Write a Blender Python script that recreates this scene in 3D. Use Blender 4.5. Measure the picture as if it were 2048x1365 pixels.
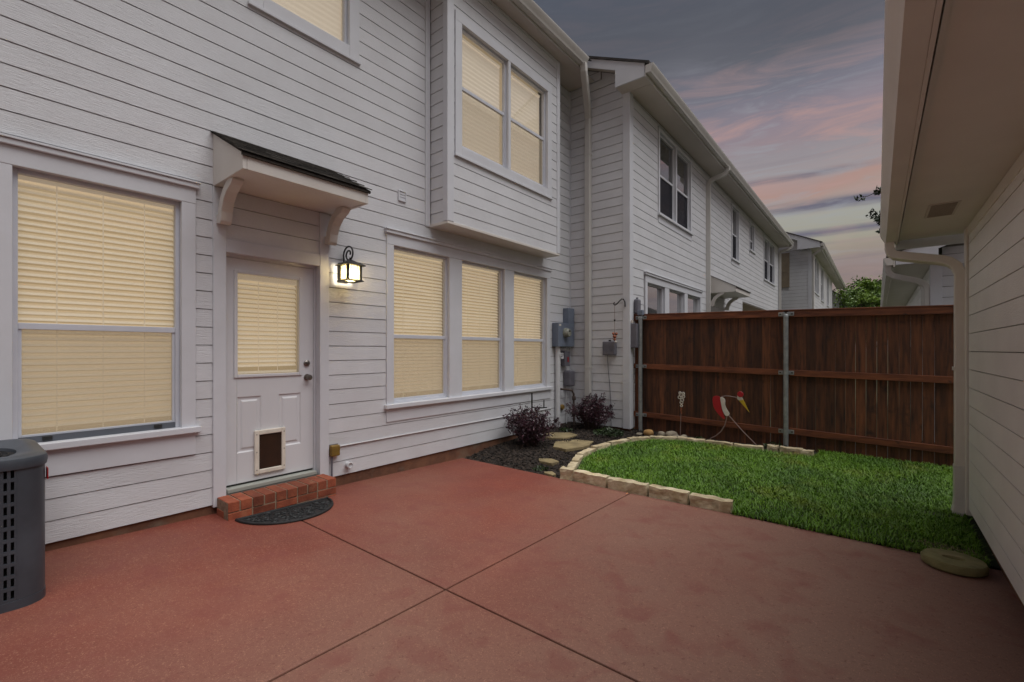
import bpy, bmesh, math, random
import numpy as np
from mathutils import Vector, Matrix, noise as mnoise

scene = bpy.context.scene
for o in list(bpy.data.objects):
    bpy.data.objects.remove(o, do_unlink=True)
col = scene.collection
R = math.radians
random.seed(7)

# ------------------------------------------------------------------ camera
cam_d = bpy.data.cameras.new('camera')
cam_d.sensor_width = 36.0
cam_d.lens = 36.0 * 910.0 / 2048.0
cam_d.shift_y = 17.5 / 2048.0
cam_d.clip_start = 0.05
cam_d.clip_end = 2000
cam = bpy.data.objects.new('camera', cam_d)
col.objects.link(cam)
cam.location = (0, 0, 1.53)
cam.rotation_euler = (R(90), 0, R(38.77))
scene.camera = cam
scene.render.resolution_x, scene.render.resolution_y = 1024, 682

# ------------------------------------------------------------------ colour management
vs = scene.view_settings
vs.view_transform = 'Standard'
vs.look = 'None'
vs.gamma = 1.0
vs.exposure = 1.12
vs.use_curve_mapping = False


def srgb(r, g, b):
    def f(c):
        c /= 255.0
        return c / 12.92 if c <= 0.04045 else ((c + 0.055) / 1.055) ** 2.4
    return (f(r), f(g), f(b), 1.0)


# ------------------------------------------------------------------ sky and sun
SUN_EL, SUN_AZ = 70.0, -10.0          # sun comes over the garage roof from +X
w = bpy.data.worlds.new('World')
scene.world = w
w.use_nodes = True
nt = w.node_tree
nt.nodes.clear()
L = nt.links.new


def wn(t, **k):
    n = nt.nodes.new(t)
    for a, b in k.items():
        setattr(n, a, b)
    return n


def wmath(op, a, b=None, c=None):
    n = wn('ShaderNodeMath', operation=op)
    for i, v in enumerate((a, b, c)):
        if v is None:
            continue
        if isinstance(v, (int, float)):
            n.inputs[i].default_value = v
        else:
            L(v, n.inputs[i])
    return n.outputs[0]


tc = wn('ShaderNodeTexCoord')
sep = wn('ShaderNodeSeparateXYZ')
L(tc.outputs['Generated'], sep.inputs[0])
zz = sep.outputs[2]
# long horizontal streaks
mp = wn('ShaderNodeMapping')
mp.inputs['Scale'].default_value = (1.1, 1.1, 15.0)
mp.inputs['Location'].default_value = (0.3, 1.7, 0.55)
L(tc.outputs['Generated'], mp.inputs[0])
n1 = wn('ShaderNodeTexNoise')
n1.inputs['Scale'].default_value = 1.55
n1.inputs['Detail'].default_value = 7
n1.inputs['Roughness'].default_value = 0.52
n1.inputs['Distortion'].default_value = 0.25
L(mp.outputs[0], n1.inputs['Vector'])
mp2 = wn('ShaderNodeMapping')
mp2.inputs['Scale'].default_value = (2.0, 2.0, 5.0)
mp2.inputs['Location'].default_value = (3.1, 0.4, 1.3)
L(tc.outputs['Generated'], mp2.inputs[0])
n2 = wn('ShaderNodeTexNoise')
n2.inputs['Scale'].default_value = 1.6
n2.inputs['Detail'].default_value = 6
n2.inputs['Roughness'].default_value = 0.5
L(mp2.outputs[0], n2.inputs['Vector'])
lift = wmath('MULTIPLY_ADD', n2.outputs[0], 0.10, -0.05)
zs = wmath('ADD', zz, lift)
ramp = wn('ShaderNodeValToRGB')
cr = ramp.color_ramp
stops = [(0.0, (118, 104, 102)), (0.12, (140, 118, 110)), (0.15, (146, 124, 116)), (0.175, (155, 140, 122)),
         (0.192, (162, 155, 134)), (0.235, (164, 161, 148)), (0.257, (168, 152, 140)), (0.28, (178, 141, 126)), (0.31, (160, 148, 146)),
         (0.34, (152, 142, 143)), (0.365, (152, 134, 136)), (0.40, (146, 131, 137)), (0.446, (124, 119, 127)), (0.50, (97, 95, 98)),
         (0.54, (86, 85, 88)), (0.65, (80, 83, 91)), (1.0, (74, 81, 98))]
cr.elements[0].position = 0.0
cr.elements[0].color = srgb(*stops[0][1])
cr.elements[1].position = 1.0
cr.elements[1].color = srgb(*stops[-1][1])
for p, c in stops[1:-1]:
    e = cr.elements.new(p)
    e.color = srgb(*c)
L(zs, ramp.inputs[0])
mr = wn('ShaderNodeMapRange')
mr.inputs['From Min'].default_value = 0.40
mr.inputs['From Max'].default_value = 0.56
L(n1.outputs[0], mr.inputs[0])
mr2 = wn('ShaderNodeMapRange')
mr2.inputs['From Min'].default_value = 0.54
mr2.inputs['From Max'].default_value = 0.66
mr2.inputs['To Max'].default_value = 0.55
L(n1.outputs[0], mr2.inputs[0])
# thin stratus layers lie at certain heights above the horizon
zb = wmath('ADD', zz, wmath('MULTIPLY_ADD', n1.outputs[0], 0.030, -0.015))
band = wn('ShaderNodeValToRGB')
be = band.color_ramp
be.elements[0].position = 0.0
be.elements[0].color = (0, 0, 0, 1)
be.elements[1].position = 1.0
be.elements[1].color = (0, 0, 0, 1)
for p_, v_ in ((0.199, 0), (0.204, 1), (0.213, 1), (0.219, 0), (0.240, 0), (0.247, 0.9), (0.262, 1), (0.268, 0), (0.298, 0), (0.303, 1), (0.309, 1), (0.314, 0), (0.33, 0), (0.334, 0.35), (0.338, 0)):
    x = be.elements.new(p_)
    x.color = (v_, v_, v_, 1)
L(zb, band.inputs[0])
low = wn('ShaderNodeMapRange')
low.inputs['From Min'].default_value = 0.42
low.inputs['From Max'].default_value = 0.30
L(zz, low.inputs[0])
cm = wmath('MAXIMUM', wmath('MULTIPLY', mr.outputs[0], band.outputs[0]), wmath('MULTIPLY', mr2.outputs[0], low.outputs[0]))
mixc = wn('ShaderNodeMix', data_type='RGBA')
L(cm, mixc.inputs[0])
L(ramp.outputs[0], mixc.inputs[6])
mixc.inputs[7].default_value = srgb(106, 99, 110)
mp3 = wn('ShaderNodeMapping')
mp3.inputs['Scale'].default_value = (2.4, 2.4, 16.0)
mp3.inputs['Rotation'].default_value = (0.05, 0.04, 0.0)
mp3.inputs['Location'].default_value = (5.2, 2.4, 0.1)
L(tc.outputs['Generated'], mp3.inputs[0])
n3 = wn('ShaderNodeTexNoise')
n3.inputs['Scale'].default_value = 2.1
n3.inputs['Detail'].default_value = 9
n3.inputs['Roughness'].default_value = 0.6
n3.inputs['Distortion'].default_value = 0.8
L(mp3.outputs[0], n3.inputs['Vector'])
wz = wn('ShaderNodeValToRGB')
we = wz.color_ramp
we.elements[0].position = 0.14
we.elements[0].color = (0.25, 0.25, 0.25, 1)
we.elements[1].position = 0.52
we.elements[1].color = (0.05, 0.05, 0.05, 1)
for p_, v_ in ((0.22, 0.5), (0.30, 0.9), (0.40, 0.8)):
    x = we.elements.new(p_)
    x.color = (v_, v_, v_, 1)
L(zz, wz.inputs[0])
m3 = wn('ShaderNodeMapRange')
m3.inputs['From Min'].default_value = 0.50
m3.inputs['From Max'].default_value = 0.68
m3.inputs['To Max'].default_value = 0.85
L(n3.outputs[0], m3.inputs[0])
m4 = wn('ShaderNodeMapRange')
m4.inputs['From Min'].default_value = 0.46
m4.inputs['From Max'].default_value = 0.32
m4.inputs['To Max'].default_value = 0.7
L(n3.outputs[0], m4.inputs[0])
mixd = wn('ShaderNodeMix', data_type='RGBA')
L(wmath('MULTIPLY', m3.outputs[0], wz.outputs[0]), mixd.inputs[0])
L(mixc.outputs[2], mixd.inputs[6])
mixd.inputs[7].default_value = srgb(186, 148, 138)
mixe = wn('ShaderNodeMix', data_type='RGBA')
L(wmath('MULTIPLY', m4.outputs[0], wz.outputs[0]), mixe.inputs[0])
L(mixd.outputs[2], mixe.inputs[6])
mixe.inputs[7].default_value = srgb(158, 160, 164)
sky = wn('ShaderNodeTexSky', sky_type='NISHITA')
sky.sun_disc = False
sky.sun_elevation = R(SUN_EL)
sky.sun_rotation = R(90 + SUN_AZ)
bg1 = wn('ShaderNodeBackground')
bg1.inputs[1].default_value = 0.05
L(sky.outputs[0], bg1.inputs[0])
bg2 = wn('ShaderNodeBackground')
bg2.inputs[1].default_value = 0.447
L(mixe.outputs[2], bg2.inputs[0])
ms = wn('ShaderNodeMixShader')
ms.inputs[0].default_value = 0.9
L(bg1.outputs[0], ms.inputs[1])
L(bg2.outputs[0], ms.inputs[2])
wo = wn('ShaderNodeOutputWorld')
L(ms.outputs[0], wo.inputs[0])

sd = bpy.data.lights.new('sun', 'SUN')
sd.energy = 1.5
sd.angle = R(64)
sd.color = (1.0, 0.985, 0.965)
sun = bpy.data.objects.new('sun', sd)
col.objects.link(sun)
ce = math.cos(R(SUN_EL))
sdir = Vector((-ce * math.cos(R(SUN_AZ)), ce * math.sin(R(SUN_AZ)), -math.sin(R(SUN_EL))))
sun.rotation_euler = sdir.to_track_quat('-Z', 'Y').to_euler()

# ------------------------------------------------------------------ material helpers
MATS = {}


def pm(name, c1, c2=None, scale=6.0, rough=0.6, bump=0.0, bscale=60.0, stretch=(1, 1, 1), bstretch=None,
       metal=0.0, rand=0.0, detail=5.0, lo=0.35, hi=0.65, island=0.0, spec=0.5, c3=None, s3=1.0, f3=(0.5, 0.7),
       emit=None, estr=0.0, objoff=False, bdist=0.01, sss=0.0):
    m = bpy.data.materials.new(name)
    m.use_nodes = True
    t = m.node_tree
    b = t.nodes['Principled BSDF']
    k = t.links.new
    geo = t.nodes.new('ShaderNodeNewGeometry')
    pos = geo.outputs['Position']
    info = t.nodes.new('ShaderNodeObjectInfo')
    if objoff:
        va = t.nodes.new('ShaderNodeVectorMath')
        va.operation = 'MULTIPLY_ADD'
        cx = t.nodes.new('ShaderNodeCombineXYZ')
        k(info.outputs['Random'], cx.inputs[0])
        k(info.outputs['Random'], cx.inputs[1])
        k(info.outputs['Random'], cx.inputs[2])
        k(cx.outputs[0], va.inputs[0])
        va.inputs[1].default_value = (7.3, 5.1, 9.7)
        k(pos, va.inputs[2])
        pos = va.outputs[0]

    def nz(sc, st, det=detail, rg=0.55):
        mpn = t.nodes.new('ShaderNodeMapping')
        mpn.inputs['Scale'].default_value = st
        k(pos, mpn.inputs[0])
        n = t.nodes.new('ShaderNodeTexNoise')
        n.inputs['Scale'].default_value = sc
        n.inputs['Detail'].default_value = det
        n.inputs['Roughness'].default_value = rg
        k(mpn.outputs[0], n.inputs['Vector'])
        return n.outputs[0]

    def rng(v, a, bb, c=0.0, d=1.0):
        r = t.nodes.new('ShaderNodeMapRange')
        r.inputs[1].default_value = a
        r.inputs[2].default_value = bb
        r.inputs[3].default_value = c
        r.inputs[4].default_value = d
        k(v, r.inputs[0])
        return r.outputs[0]

    def mix(f, a, bb, blend='MIX'):
        mx = t.nodes.new('ShaderNodeMix')
        mx.data_type = 'RGBA'
        mx.blend_type = blend
        for i, v in ((0, f), (6, a), (7, bb)):
            if isinstance(v, (int, float)):
                mx.inputs[i].default_value = v
            elif isinstance(v, tuple):
                mx.inputs[i].default_value = v if len(v) == 4 else (*v, 1)
            else:
                k(v, mx.inputs[i])
        return mx.outputs[2]
    c1 = (*c1[:3], 1)
    out = None
    if c2 is not None:
        out = mix(rng(nz(scale, stretch), lo, hi), c1, (*c2[:3], 1))
    else:
        out = mix(0.0, c1, c1)
    if c3 is not None:
        out = mix(rng(nz(s3, (1, 1, 1), 4), f3[0], f3[1]), out, (*c3[:3], 1))
    if rand:
        out = mix(1.0, out, rng_col(t, k, info.outputs['Random'], rand), 'MULTIPLY')
    if island:
        out = mix(1.0, out, rng_col(t, k, geo.outputs['Random Per Island'], island), 'MULTIPLY')
    k(out, b.inputs['Base Color'])
    b.inputs['Roughness'].default_value = rough
    b.inputs['Metallic'].default_value = metal
    b.inputs['Specular IOR Level'].default_value = spec
    if bump:
        bp_ = t.nodes.new('ShaderNodeBump')
        bp_.inputs['Strength'].default_value = bump
        bp_.inputs['Distance'].default_value = bdist
        k(nz(bscale, bstretch or stretch, 6, 0.6), bp_.inputs['Height'])
        k(bp_.outputs[0], b.inputs['Normal'])
    if emit:
        b.inputs['Emission Color'].default_value = (*emit, 1)
        b.inputs['Emission Strength'].default_value = estr
    MATS[name] = m
    return m


def rng_col(t, k, v, amt):
    r = t.nodes.new('ShaderNodeMapRange')
    r.inputs[3].default_value = 1.0 - amt
    r.inputs[4].default_value = 1.0 + amt
    k(v, r.inputs[0])
    return r.outputs[0]


def glass(name, tint=(0.9, 0.92, 0.92), refl=1.0, rough=0.02):
    m = bpy.data.materials.new(name)
    m.use_nodes = True
    t = m.node_tree
    t.nodes.clear()
    k = t.links.new
    tr = t.nodes.new('ShaderNodeBsdfTransparent')
    tr.inputs[0].default_value = (*tint, 1)
    gl = t.nodes.new('ShaderNodeBsdfGlossy')
    gl.inputs['Roughness'].default_value = rough
    fr = t.nodes.new('ShaderNodeFresnel')
    gq = t.nodes.new('ShaderNodeNewGeometry')
    io = t.nodes.new('ShaderNodeMapRange')          # same reflectance on both faces of the thin pane
    io.inputs[3].default_value = 1.5
    io.inputs[4].default_value = 1.0 / 1.5
    k(gq.outputs['Backfacing'], io.inputs[0])
    k(io.outputs[0], fr.inputs[0])
    mu = t.nodes.new('ShaderNodeMath')
    mu.operation = 'MULTIPLY'
    mu.inputs[1].default_value = refl
    k(fr.outputs[0], mu.inputs[0])
    mx = t.nodes.new('ShaderNodeMixShader')
    k(mu.outputs[0], mx.inputs[0])
    k(tr.outputs[0], mx.inputs[1])
    k(gl.outputs[0], mx.inputs[2])
    o = t.nodes.new('ShaderNodeOutputMaterial')
    k(mx.outputs[0], o.inputs[0])
    MATS[name] = m
    return m


def screen_mat(name, c, op):
    m = bpy.data.materials.new(name)
    m.use_nodes = True
    t = m.node_tree
    t.nodes.clear()
    k = t.links.new
    tr = t.nodes.new('ShaderNodeBsdfTransparent')
    df = t.nodes.new('ShaderNodeBsdfDiffuse')
    df.inputs[0].default_value = (*c, 1)
    mx = t.nodes.new('ShaderNodeMixShader')
    mx.inputs[0].default_value = op
    k(tr.outputs[0], mx.inputs[1])
    k(df.outputs[0], mx.inputs[2])
    o = t.nodes.new('ShaderNodeOutputMaterial')
    k(mx.outputs[0], o.inputs[0])
    return m


GR = (1.2, 1.2, 9.0)                       # siding grain runs along the boards
M_SIDE = pm('siding_paint', (0.675, 0.68, 0.705), (0.62, 0.622, 0.642), scale=2.5, rough=0.5, bump=0.45, bscale=16, bstretch=(1.0, 1.0, 11.0), rand=0.035, objoff=True, bdist=0.012)
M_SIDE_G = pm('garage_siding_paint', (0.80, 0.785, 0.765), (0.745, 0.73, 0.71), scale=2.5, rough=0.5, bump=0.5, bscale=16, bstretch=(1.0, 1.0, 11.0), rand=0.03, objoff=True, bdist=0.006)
M_TRIM = pm('trim_paint', (0.665, 0.675, 0.715), (0.62, 0.628, 0.66), scale=3, rough=0.5, bump=0.06, bscale=45)
M_TRIMW = pm('canopy_paint', (0.70, 0.665, 0.62), (0.65, 0.61, 0.565), scale=3, rough=0.5, bump=0.05, bscale=45)
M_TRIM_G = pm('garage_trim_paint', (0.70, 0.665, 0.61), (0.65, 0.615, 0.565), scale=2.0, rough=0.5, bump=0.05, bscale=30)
M_SOF = pm('soffit_paint', (0.60, 0.55, 0.50), (0.55, 0.505, 0.46), scale=1.2, rough=0.65, bump=0.04, bscale=40)
M_GUT = pm('gutter_metal', (0.60, 0.585, 0.555), (0.55, 0.53, 0.50), scale=2, rough=0.4, spec=0.5)
M_WALL = pm('wall_sheathing', (0.22, 0.20, 0.18), rough=0.9)
M_FRAME = pm('window_frame', (0.63, 0.645, 0.70), (0.58, 0.60, 0.66), scale=5, rough=0.4)
M_DOOR = pm('door_paint', (0.69, 0.69, 0.715), (0.66, 0.66, 0.68), scale=2, rough=0.42, bump=0.03, bscale=60)
M_PANE = glass('window_glass', (0.95, 0.95, 0.94), 2.0)
M_PANED = glass('dark_window_glass', (0.55, 0.57, 0.6), 2.2)
M_PANEN = glass('reflective_window_glass', (0.5, 0.52, 0.55), 5.0)
M_SCREEN = screen_mat('insect_screen', (0.62, 0.54, 0.40), 0.24)
M_SCREEND = screen_mat('dark_insect_screen', (0.05, 0.05, 0.06), 0.5)
M_SLAT = pm('blind_slat', (0.80, 0.75, 0.65), rough=0.5, emit=(1.0, 0.79, 0.53), estr=0.11)  # slats glow themselves, standing in for room light shining through
M_SHADE = pm('cellular_shade', (0.72, 0.66, 0.56), rough=0.8, emit=(1.0, 0.82, 0.62), estr=0.17)  # fabric given its own glow in place of the lit room behind
M_GLOW = pm('lit_room', (0.40, 0.34, 0.25), rough=0.9, emit=(1.0, 0.76, 0.46), estr=0.12)
M_DARK = pm('dark_room', (0.035, 0.036, 0.042), (0.02, 0.02, 0.025), scale=2, rough=0.9)
M_SLATN = pm('unlit_blind', (0.30, 0.29, 0.29), rough=0.7)
M_SHING = pm('shingle', (0.05, 0.042, 0.035), (0.022, 0.019, 0.016), scale=30, rough=0.95, bump=0.5, bscale=180, rand=0.3, detail=8)
M_SHINGF = pm('far_shingle', (0.07, 0.062, 0.058), (0.035, 0.032, 0.03), scale=9, rough=0.95)
M_BLACK = pm('black_iron', (0.012, 0.012, 0.012), (0.02, 0.018, 0.016), scale=30, rough=0.55, bump=0.15, bscale=80)
M_BULB = pm('lit_bulb', (0.9, 0.8, 0.6), rough=0.5, emit=(1.0, 0.87, 0.64), estr=52.0)


def seeded_glass(name):
    m = bpy.data.materials.new(name)
    m.use_nodes = True
    t = m.node_tree
    t.nodes.clear()
    k = t.links.new
    tr = t.nodes.new('ShaderNodeBsdfTransparent')
    tr.inputs[0].default_value = (1.0, 0.96, 0.84, 1)
    tl = t.nodes.new('ShaderNodeBsdfTranslucent')
    tl.inputs[0].default_value = (0.95, 0.85, 0.55, 1)
    geo = t.nodes.new('ShaderNodeNewGeometry')
    n = t.nodes.new('ShaderNodeTexNoise')
    n.inputs['Scale'].default_value = 45
    k(geo.outputs['Position'], n.inputs['Vector'])
    r = t.nodes.new('ShaderNodeMapRange')
    r.inputs[1].default_value = 0.35
    r.inputs[2].default_value = 0.65
    r.inputs[3].default_value = 0.35
    r.inputs[4].default_value = 0.75
    k(n.outputs[0], r.inputs[0])
    mx = t.nodes.new('ShaderNodeMixShader')
    k(r.outputs[0], mx.inputs[0])
    k(tr.outputs[0], mx.inputs[1])
    k(tl.outputs[0], mx.inputs[2])
    o = t.nodes.new('ShaderNodeOutputMaterial')
    k(mx.outputs[0], o.inputs[0])
    return m


M_LAMP = seeded_glass('seeded_lantern_glass')
M_BRICK = pm('brick', srgb(150, 80, 54), srgb(120, 60, 41), scale=9, rough=0.9, bump=0.5, bscale=70, rand=0.28, objoff=True, c3=srgb(160, 110, 80), s3=7, f3=(0.6, 0.8))
M_MORTAR = pm('mortar', srgb(150, 130, 108), srgb(120, 100, 82), scale=20, rough=0.95, bump=0.5, bscale=90)
M_FOUND = pm('foundation', srgb(122, 84, 62), srgb(92, 62, 48), scale=5, rough=0.95, bump=0.5, bscale=40, c3=srgb(120, 108, 92), s3=3, f3=(0.55, 0.75))
M_STEEL = pm('galvanised_steel', (0.36, 0.38, 0.38), (0.25, 0.27, 0.27), scale=14, rough=0.45, metal=0.5, bump=0.05)
M_NICKEL = pm('brushed_nickel', (0.30, 0.27, 0.24), (0.22, 0.20, 0.18), scale=20, rough=0.3, metal=0.9)
M_RUBBER = pm('black_rubber', (0.010, 0.011, 0.012), (0.018, 0.019, 0.02), scale=30, rough=0.55, bump=0.1)
M_METER = pm('meter_grey', srgb(112, 122, 138), srgb(100, 108, 124), scale=5, rough=0.5)
M_GREYP = pm('grey_plastic', srgb(112, 110, 118), srgb(96, 95, 104), scale=6, rough=0.6)
M_PVC = pm('white_pvc', (0.66, 0.66, 0.68), (0.60, 0.60, 0.61), scale=5, rough=0.4)
M_RUST = pm('brown_pipe', srgb(94, 82, 76), srgb(74, 60, 54), scale=14, rough=0.8, bump=0.2)
M_OLIVE = pm('aged_brass_plastic', srgb(138, 108, 42), srgb(118, 92, 34), scale=10, rough=0.6)
M_AC = pm('condenser_paint', srgb(70, 76, 84), srgb(58, 63, 70), scale=4, rough=0.42, bump=0.03)
M_ACD = pm('condenser_dark', (0.008, 0.008, 0.009), rough=0.8)
M_PET = pm('pet_frame', srgb(230, 222, 208), srgb(214, 206, 192), scale=8, rough=0.5)
M_FLAP = pm('smoked_flap', (0.020, 0.013, 0.010), (0.045, 0.022, 0.012), scale=4, rough=0.25)
M_FENCE = pm('fence_wood', srgb(108, 63, 36), srgb(38, 22, 16), scale=3.2, stretch=(9, 9, 0.9), rough=0.72, bump=0.4, bscale=12, bstretch=(10, 10, 0.7), rand=0.5, objoff=True, lo=0.28, hi=0.74, c3=(0.012, 0.007, 0.005), s3=4.5, f3=(0.62, 0.78), bdist=0.004)
M_RAIL = pm('rail_wood', srgb(128, 72, 42), srgb(88, 46, 27), scale=3.0, stretch=(1.2, 9, 9), rough=0.7, bump=0.3, bscale=10, rand=0.15, objoff=True, c3=(0.02, 0.01, 0.007), s3=6, f3=(0.68, 0.78), bdist=0.004)
M_STONE = pm('limestone', srgb(206, 192, 162), srgb(170, 152, 118), scale=9, rough=0.92, bump=0.7, bscale=26, rand=0.10, objoff=True, c3=srgb(110, 100, 72), s3=5, f3=(0.58, 0.78))
M_FLAG = pm('flagstone', srgb(150, 134, 98), srgb(122, 108, 78), scale=7, rough=0.9, bump=0.4, bscale=30, rand=0.08, objoff=True)
M_ROCK = pm('river_rock', srgb(150, 140, 122), srgb(120, 110, 96), scale=6, rough=0.85, bump=0.3, bscale=30, rand=0.15, objoff=True)
M_ROCKY = pm('tan_rock', srgb(182, 142, 88), srgb(150, 112, 66), scale=6, rough=0.85, bump=0.3, bscale=30)
M_RING = pm('mossy_concrete', srgb(138, 132, 90), srgb(112, 108, 72), scale=8, rough=0.95, bump=0.5, bscale=40, c3=srgb(150, 134, 104), s3=5, f3=(0.55, 0.75))
M_SOIL = pm('soil', (0.030, 0.022, 0.016), (0.014, 0.011, 0.009), scale=14, rough=1.0, bump=0.9, bscale=50)
M_MULCH = pm('mulch_chip', (0.048, 0.034, 0.026), (0.018, 0.013, 0.010), scale=20, rough=0.95, island=0.75)
M_GROUND = pm('far_ground', (0.06, 0.075, 0.03), (0.09, 0.085, 0.05), scale=0.4, rough=1.0)
M_TURF = pm('turf_soil', (0.030, 0.045, 0.012), (0.018, 0.022, 0.009), scale=9, rough=1.0, bump=0.5, bscale=40)
M_GRASS = pm('grass_blade', (0.12, 0.25, 0.004), (0.07, 0.17, 0.003), scale=2.2, rough=0.55, island=0.34, detail=3, c3=(0.21, 0.24, 0.016), s3=1.9, f3=(0.55, 0.8))
M_DRY = pm('dry_grass', (0.26, 0.20, 0.11), (0.18, 0.13, 0.07), scale=5, rough=0.8, island=0.3)
M_LEAFP = pm('purple_leaf', (0.075, 0.028, 0.040), (0.034, 0.015, 0.024), scale=6, rough=0.35, island=0.6)
M_STEM = pm('shrub_stem', (0.06, 0.04, 0.03), rough=0.9)
M_LEAFG = pm('green_leaf', (0.17, 0.27, 0.03), (0.07, 0.13, 0.018), scale=0.9, rough=0.5, island=0.5, lo=0.4, hi=0.6)
M_LEAFD = pm('dark_green_leaf', (0.03, 0.06, 0.012), (0.018, 0.035, 0.010), scale=2, rough=0.5, island=0.5)
M_BARK = pm('bark', (0.09, 0.07, 0.055), (0.05, 0.04, 0.03), scale=8, rough=0.95, bump=0.6, bscale=20)
M_SHUT = pm('tan_shutter', srgb(150, 136, 116), srgb(138, 124, 106), scale=4, rough=0.6)
M_RED = pm('red_enamel', srgb(176, 22, 34), srgb(160, 18, 30), scale=10, rough=0.4)
M_WHITE = pm('white_enamel', srgb(214, 206, 196), srgb(196, 188, 178), scale=10, rough=0.45)
M_YEL = pm('yellow_enamel', srgb(204, 172, 40), srgb(186, 156, 36), scale=10, rough=0.45)
M_ROD = pm('bare_rod', srgb(140, 118, 112), rough=0.5, metal=0.3)


def patio_mat():
    m = pm('stained_concrete', srgb(128, 61, 48), srgb(110, 54, 44), scale=0.9, rough=0.62, bump=0.32, bscale=55, c3=srgb(126, 78, 64), s3=0.55, f3=(0.42, 0.68), bdist=0.004, rand=0.0, spec=0.35)
    t = m.node_tree
    k = t.links.new
    b = t.nodes['Principled BSDF']
    src = b.inputs['Base Color'].links[0].from_socket
    geo = t.nodes.new('ShaderNodeNewGeometry')
    prev = src
    # the stain is worn thinner towards the garage side
    sx = t.nodes.new('ShaderNodeSeparateXYZ')
    k(geo.outputs['Position'], sx.inputs[0])
    nw = t.nodes.new('ShaderNodeTexNoise')
    nw.inputs['Scale'].default_value = 0.7
    nw.inputs['Detail'].default_value = 5
    k(geo.outputs['Position'], nw.inputs['Vector'])
    ma = t.nodes.new('ShaderNodeMath')
    ma.operation = 'MULTIPLY_ADD'
    k(nw.outputs[0], ma.inputs[0])
    ma.inputs[1].default_value = 3.2
    k(sx.outputs[0], ma.inputs[2])
    rw = t.nodes.new('ShaderNodeMapRange')
    rw.inputs[1].default_value = -1.6
    rw.inputs[2].default_value = 1.4
    rw.inputs[4].default_value = 0.8
    k(ma.outputs[0], rw.inputs[0])
    mw = t.nodes.new('ShaderNodeMix')
    mw.data_type = 'RGBA'
    k(rw.outputs[0], mw.inputs[0])
    k(prev, mw.inputs[6])
    mw.inputs[7].default_value = srgb(136, 109, 95)
    prev = mw.outputs[2]
    for sc, dist, lo, hi, colr, amt in ((95, 1.8, 0.56, 0.68, srgb(184, 138, 114), 0.5), (60, 1.0, 0.60, 0.70, srgb(92, 48, 40), 0.55),
                                        (5.5, 0.6, 0.50, 0.72, srgb(118, 62, 56), 0.50), (240, 0.0, 0.66, 0.74, srgb(200, 160, 130), 0.35)):
        n = t.nodes.new('ShaderNodeTexNoise')
        n.inputs['Scale'].default_value = sc
        n.inputs['Detail'].default_value = 4
        n.inputs['Distortion'].default_value = dist
        k(geo.outputs['Position'], n.inputs['Vector'])
        r = t.nodes.new('ShaderNodeMapRange')
        r.inputs[1].default_value = lo
        r.inputs[2].default_value = hi
        r.inputs[4].default_value = amt
        k(n.outputs[0], r.inputs[0])
        mx = t.nodes.new('ShaderNodeMix')
        mx.data_type = 'RGBA'
        k(r.outputs[0], mx.inputs[0])
        k(prev, mx.inputs[6])
        mx.inputs[7].default_value = colr
        prev = mx.outputs[2]
    k(prev, b.inputs['Base Color'])
    return m


M_PATIO = patio_mat()

# ------------------------------------------------------------------ object helpers
WL = {}


def tag(o, label=None, cat=None, group=None, kind=None):
    if label:
        o['label'] = label
    if cat:
        o['category'] = cat
    if group:
        o['group'] = group
    if kind:
        o['kind'] = kind
    return o


def place(o, loc, parent):
    loc = Vector(loc)
    WL[o.name] = loc
    if parent is not None:
        o.parent = parent
        o.location = loc - WL[parent.name]
    else:
        o.location = loc
    col.objects.link(o)
    return o


def empty(name, loc, parent=None):
    o = bpy.data.objects.new(name, None)
    o.empty_display_size = 0.1
    return place(o, loc, parent)


def thing(name, label, cat, loc, group=None):
    return tag(empty(name, loc), label, cat, group)


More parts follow.
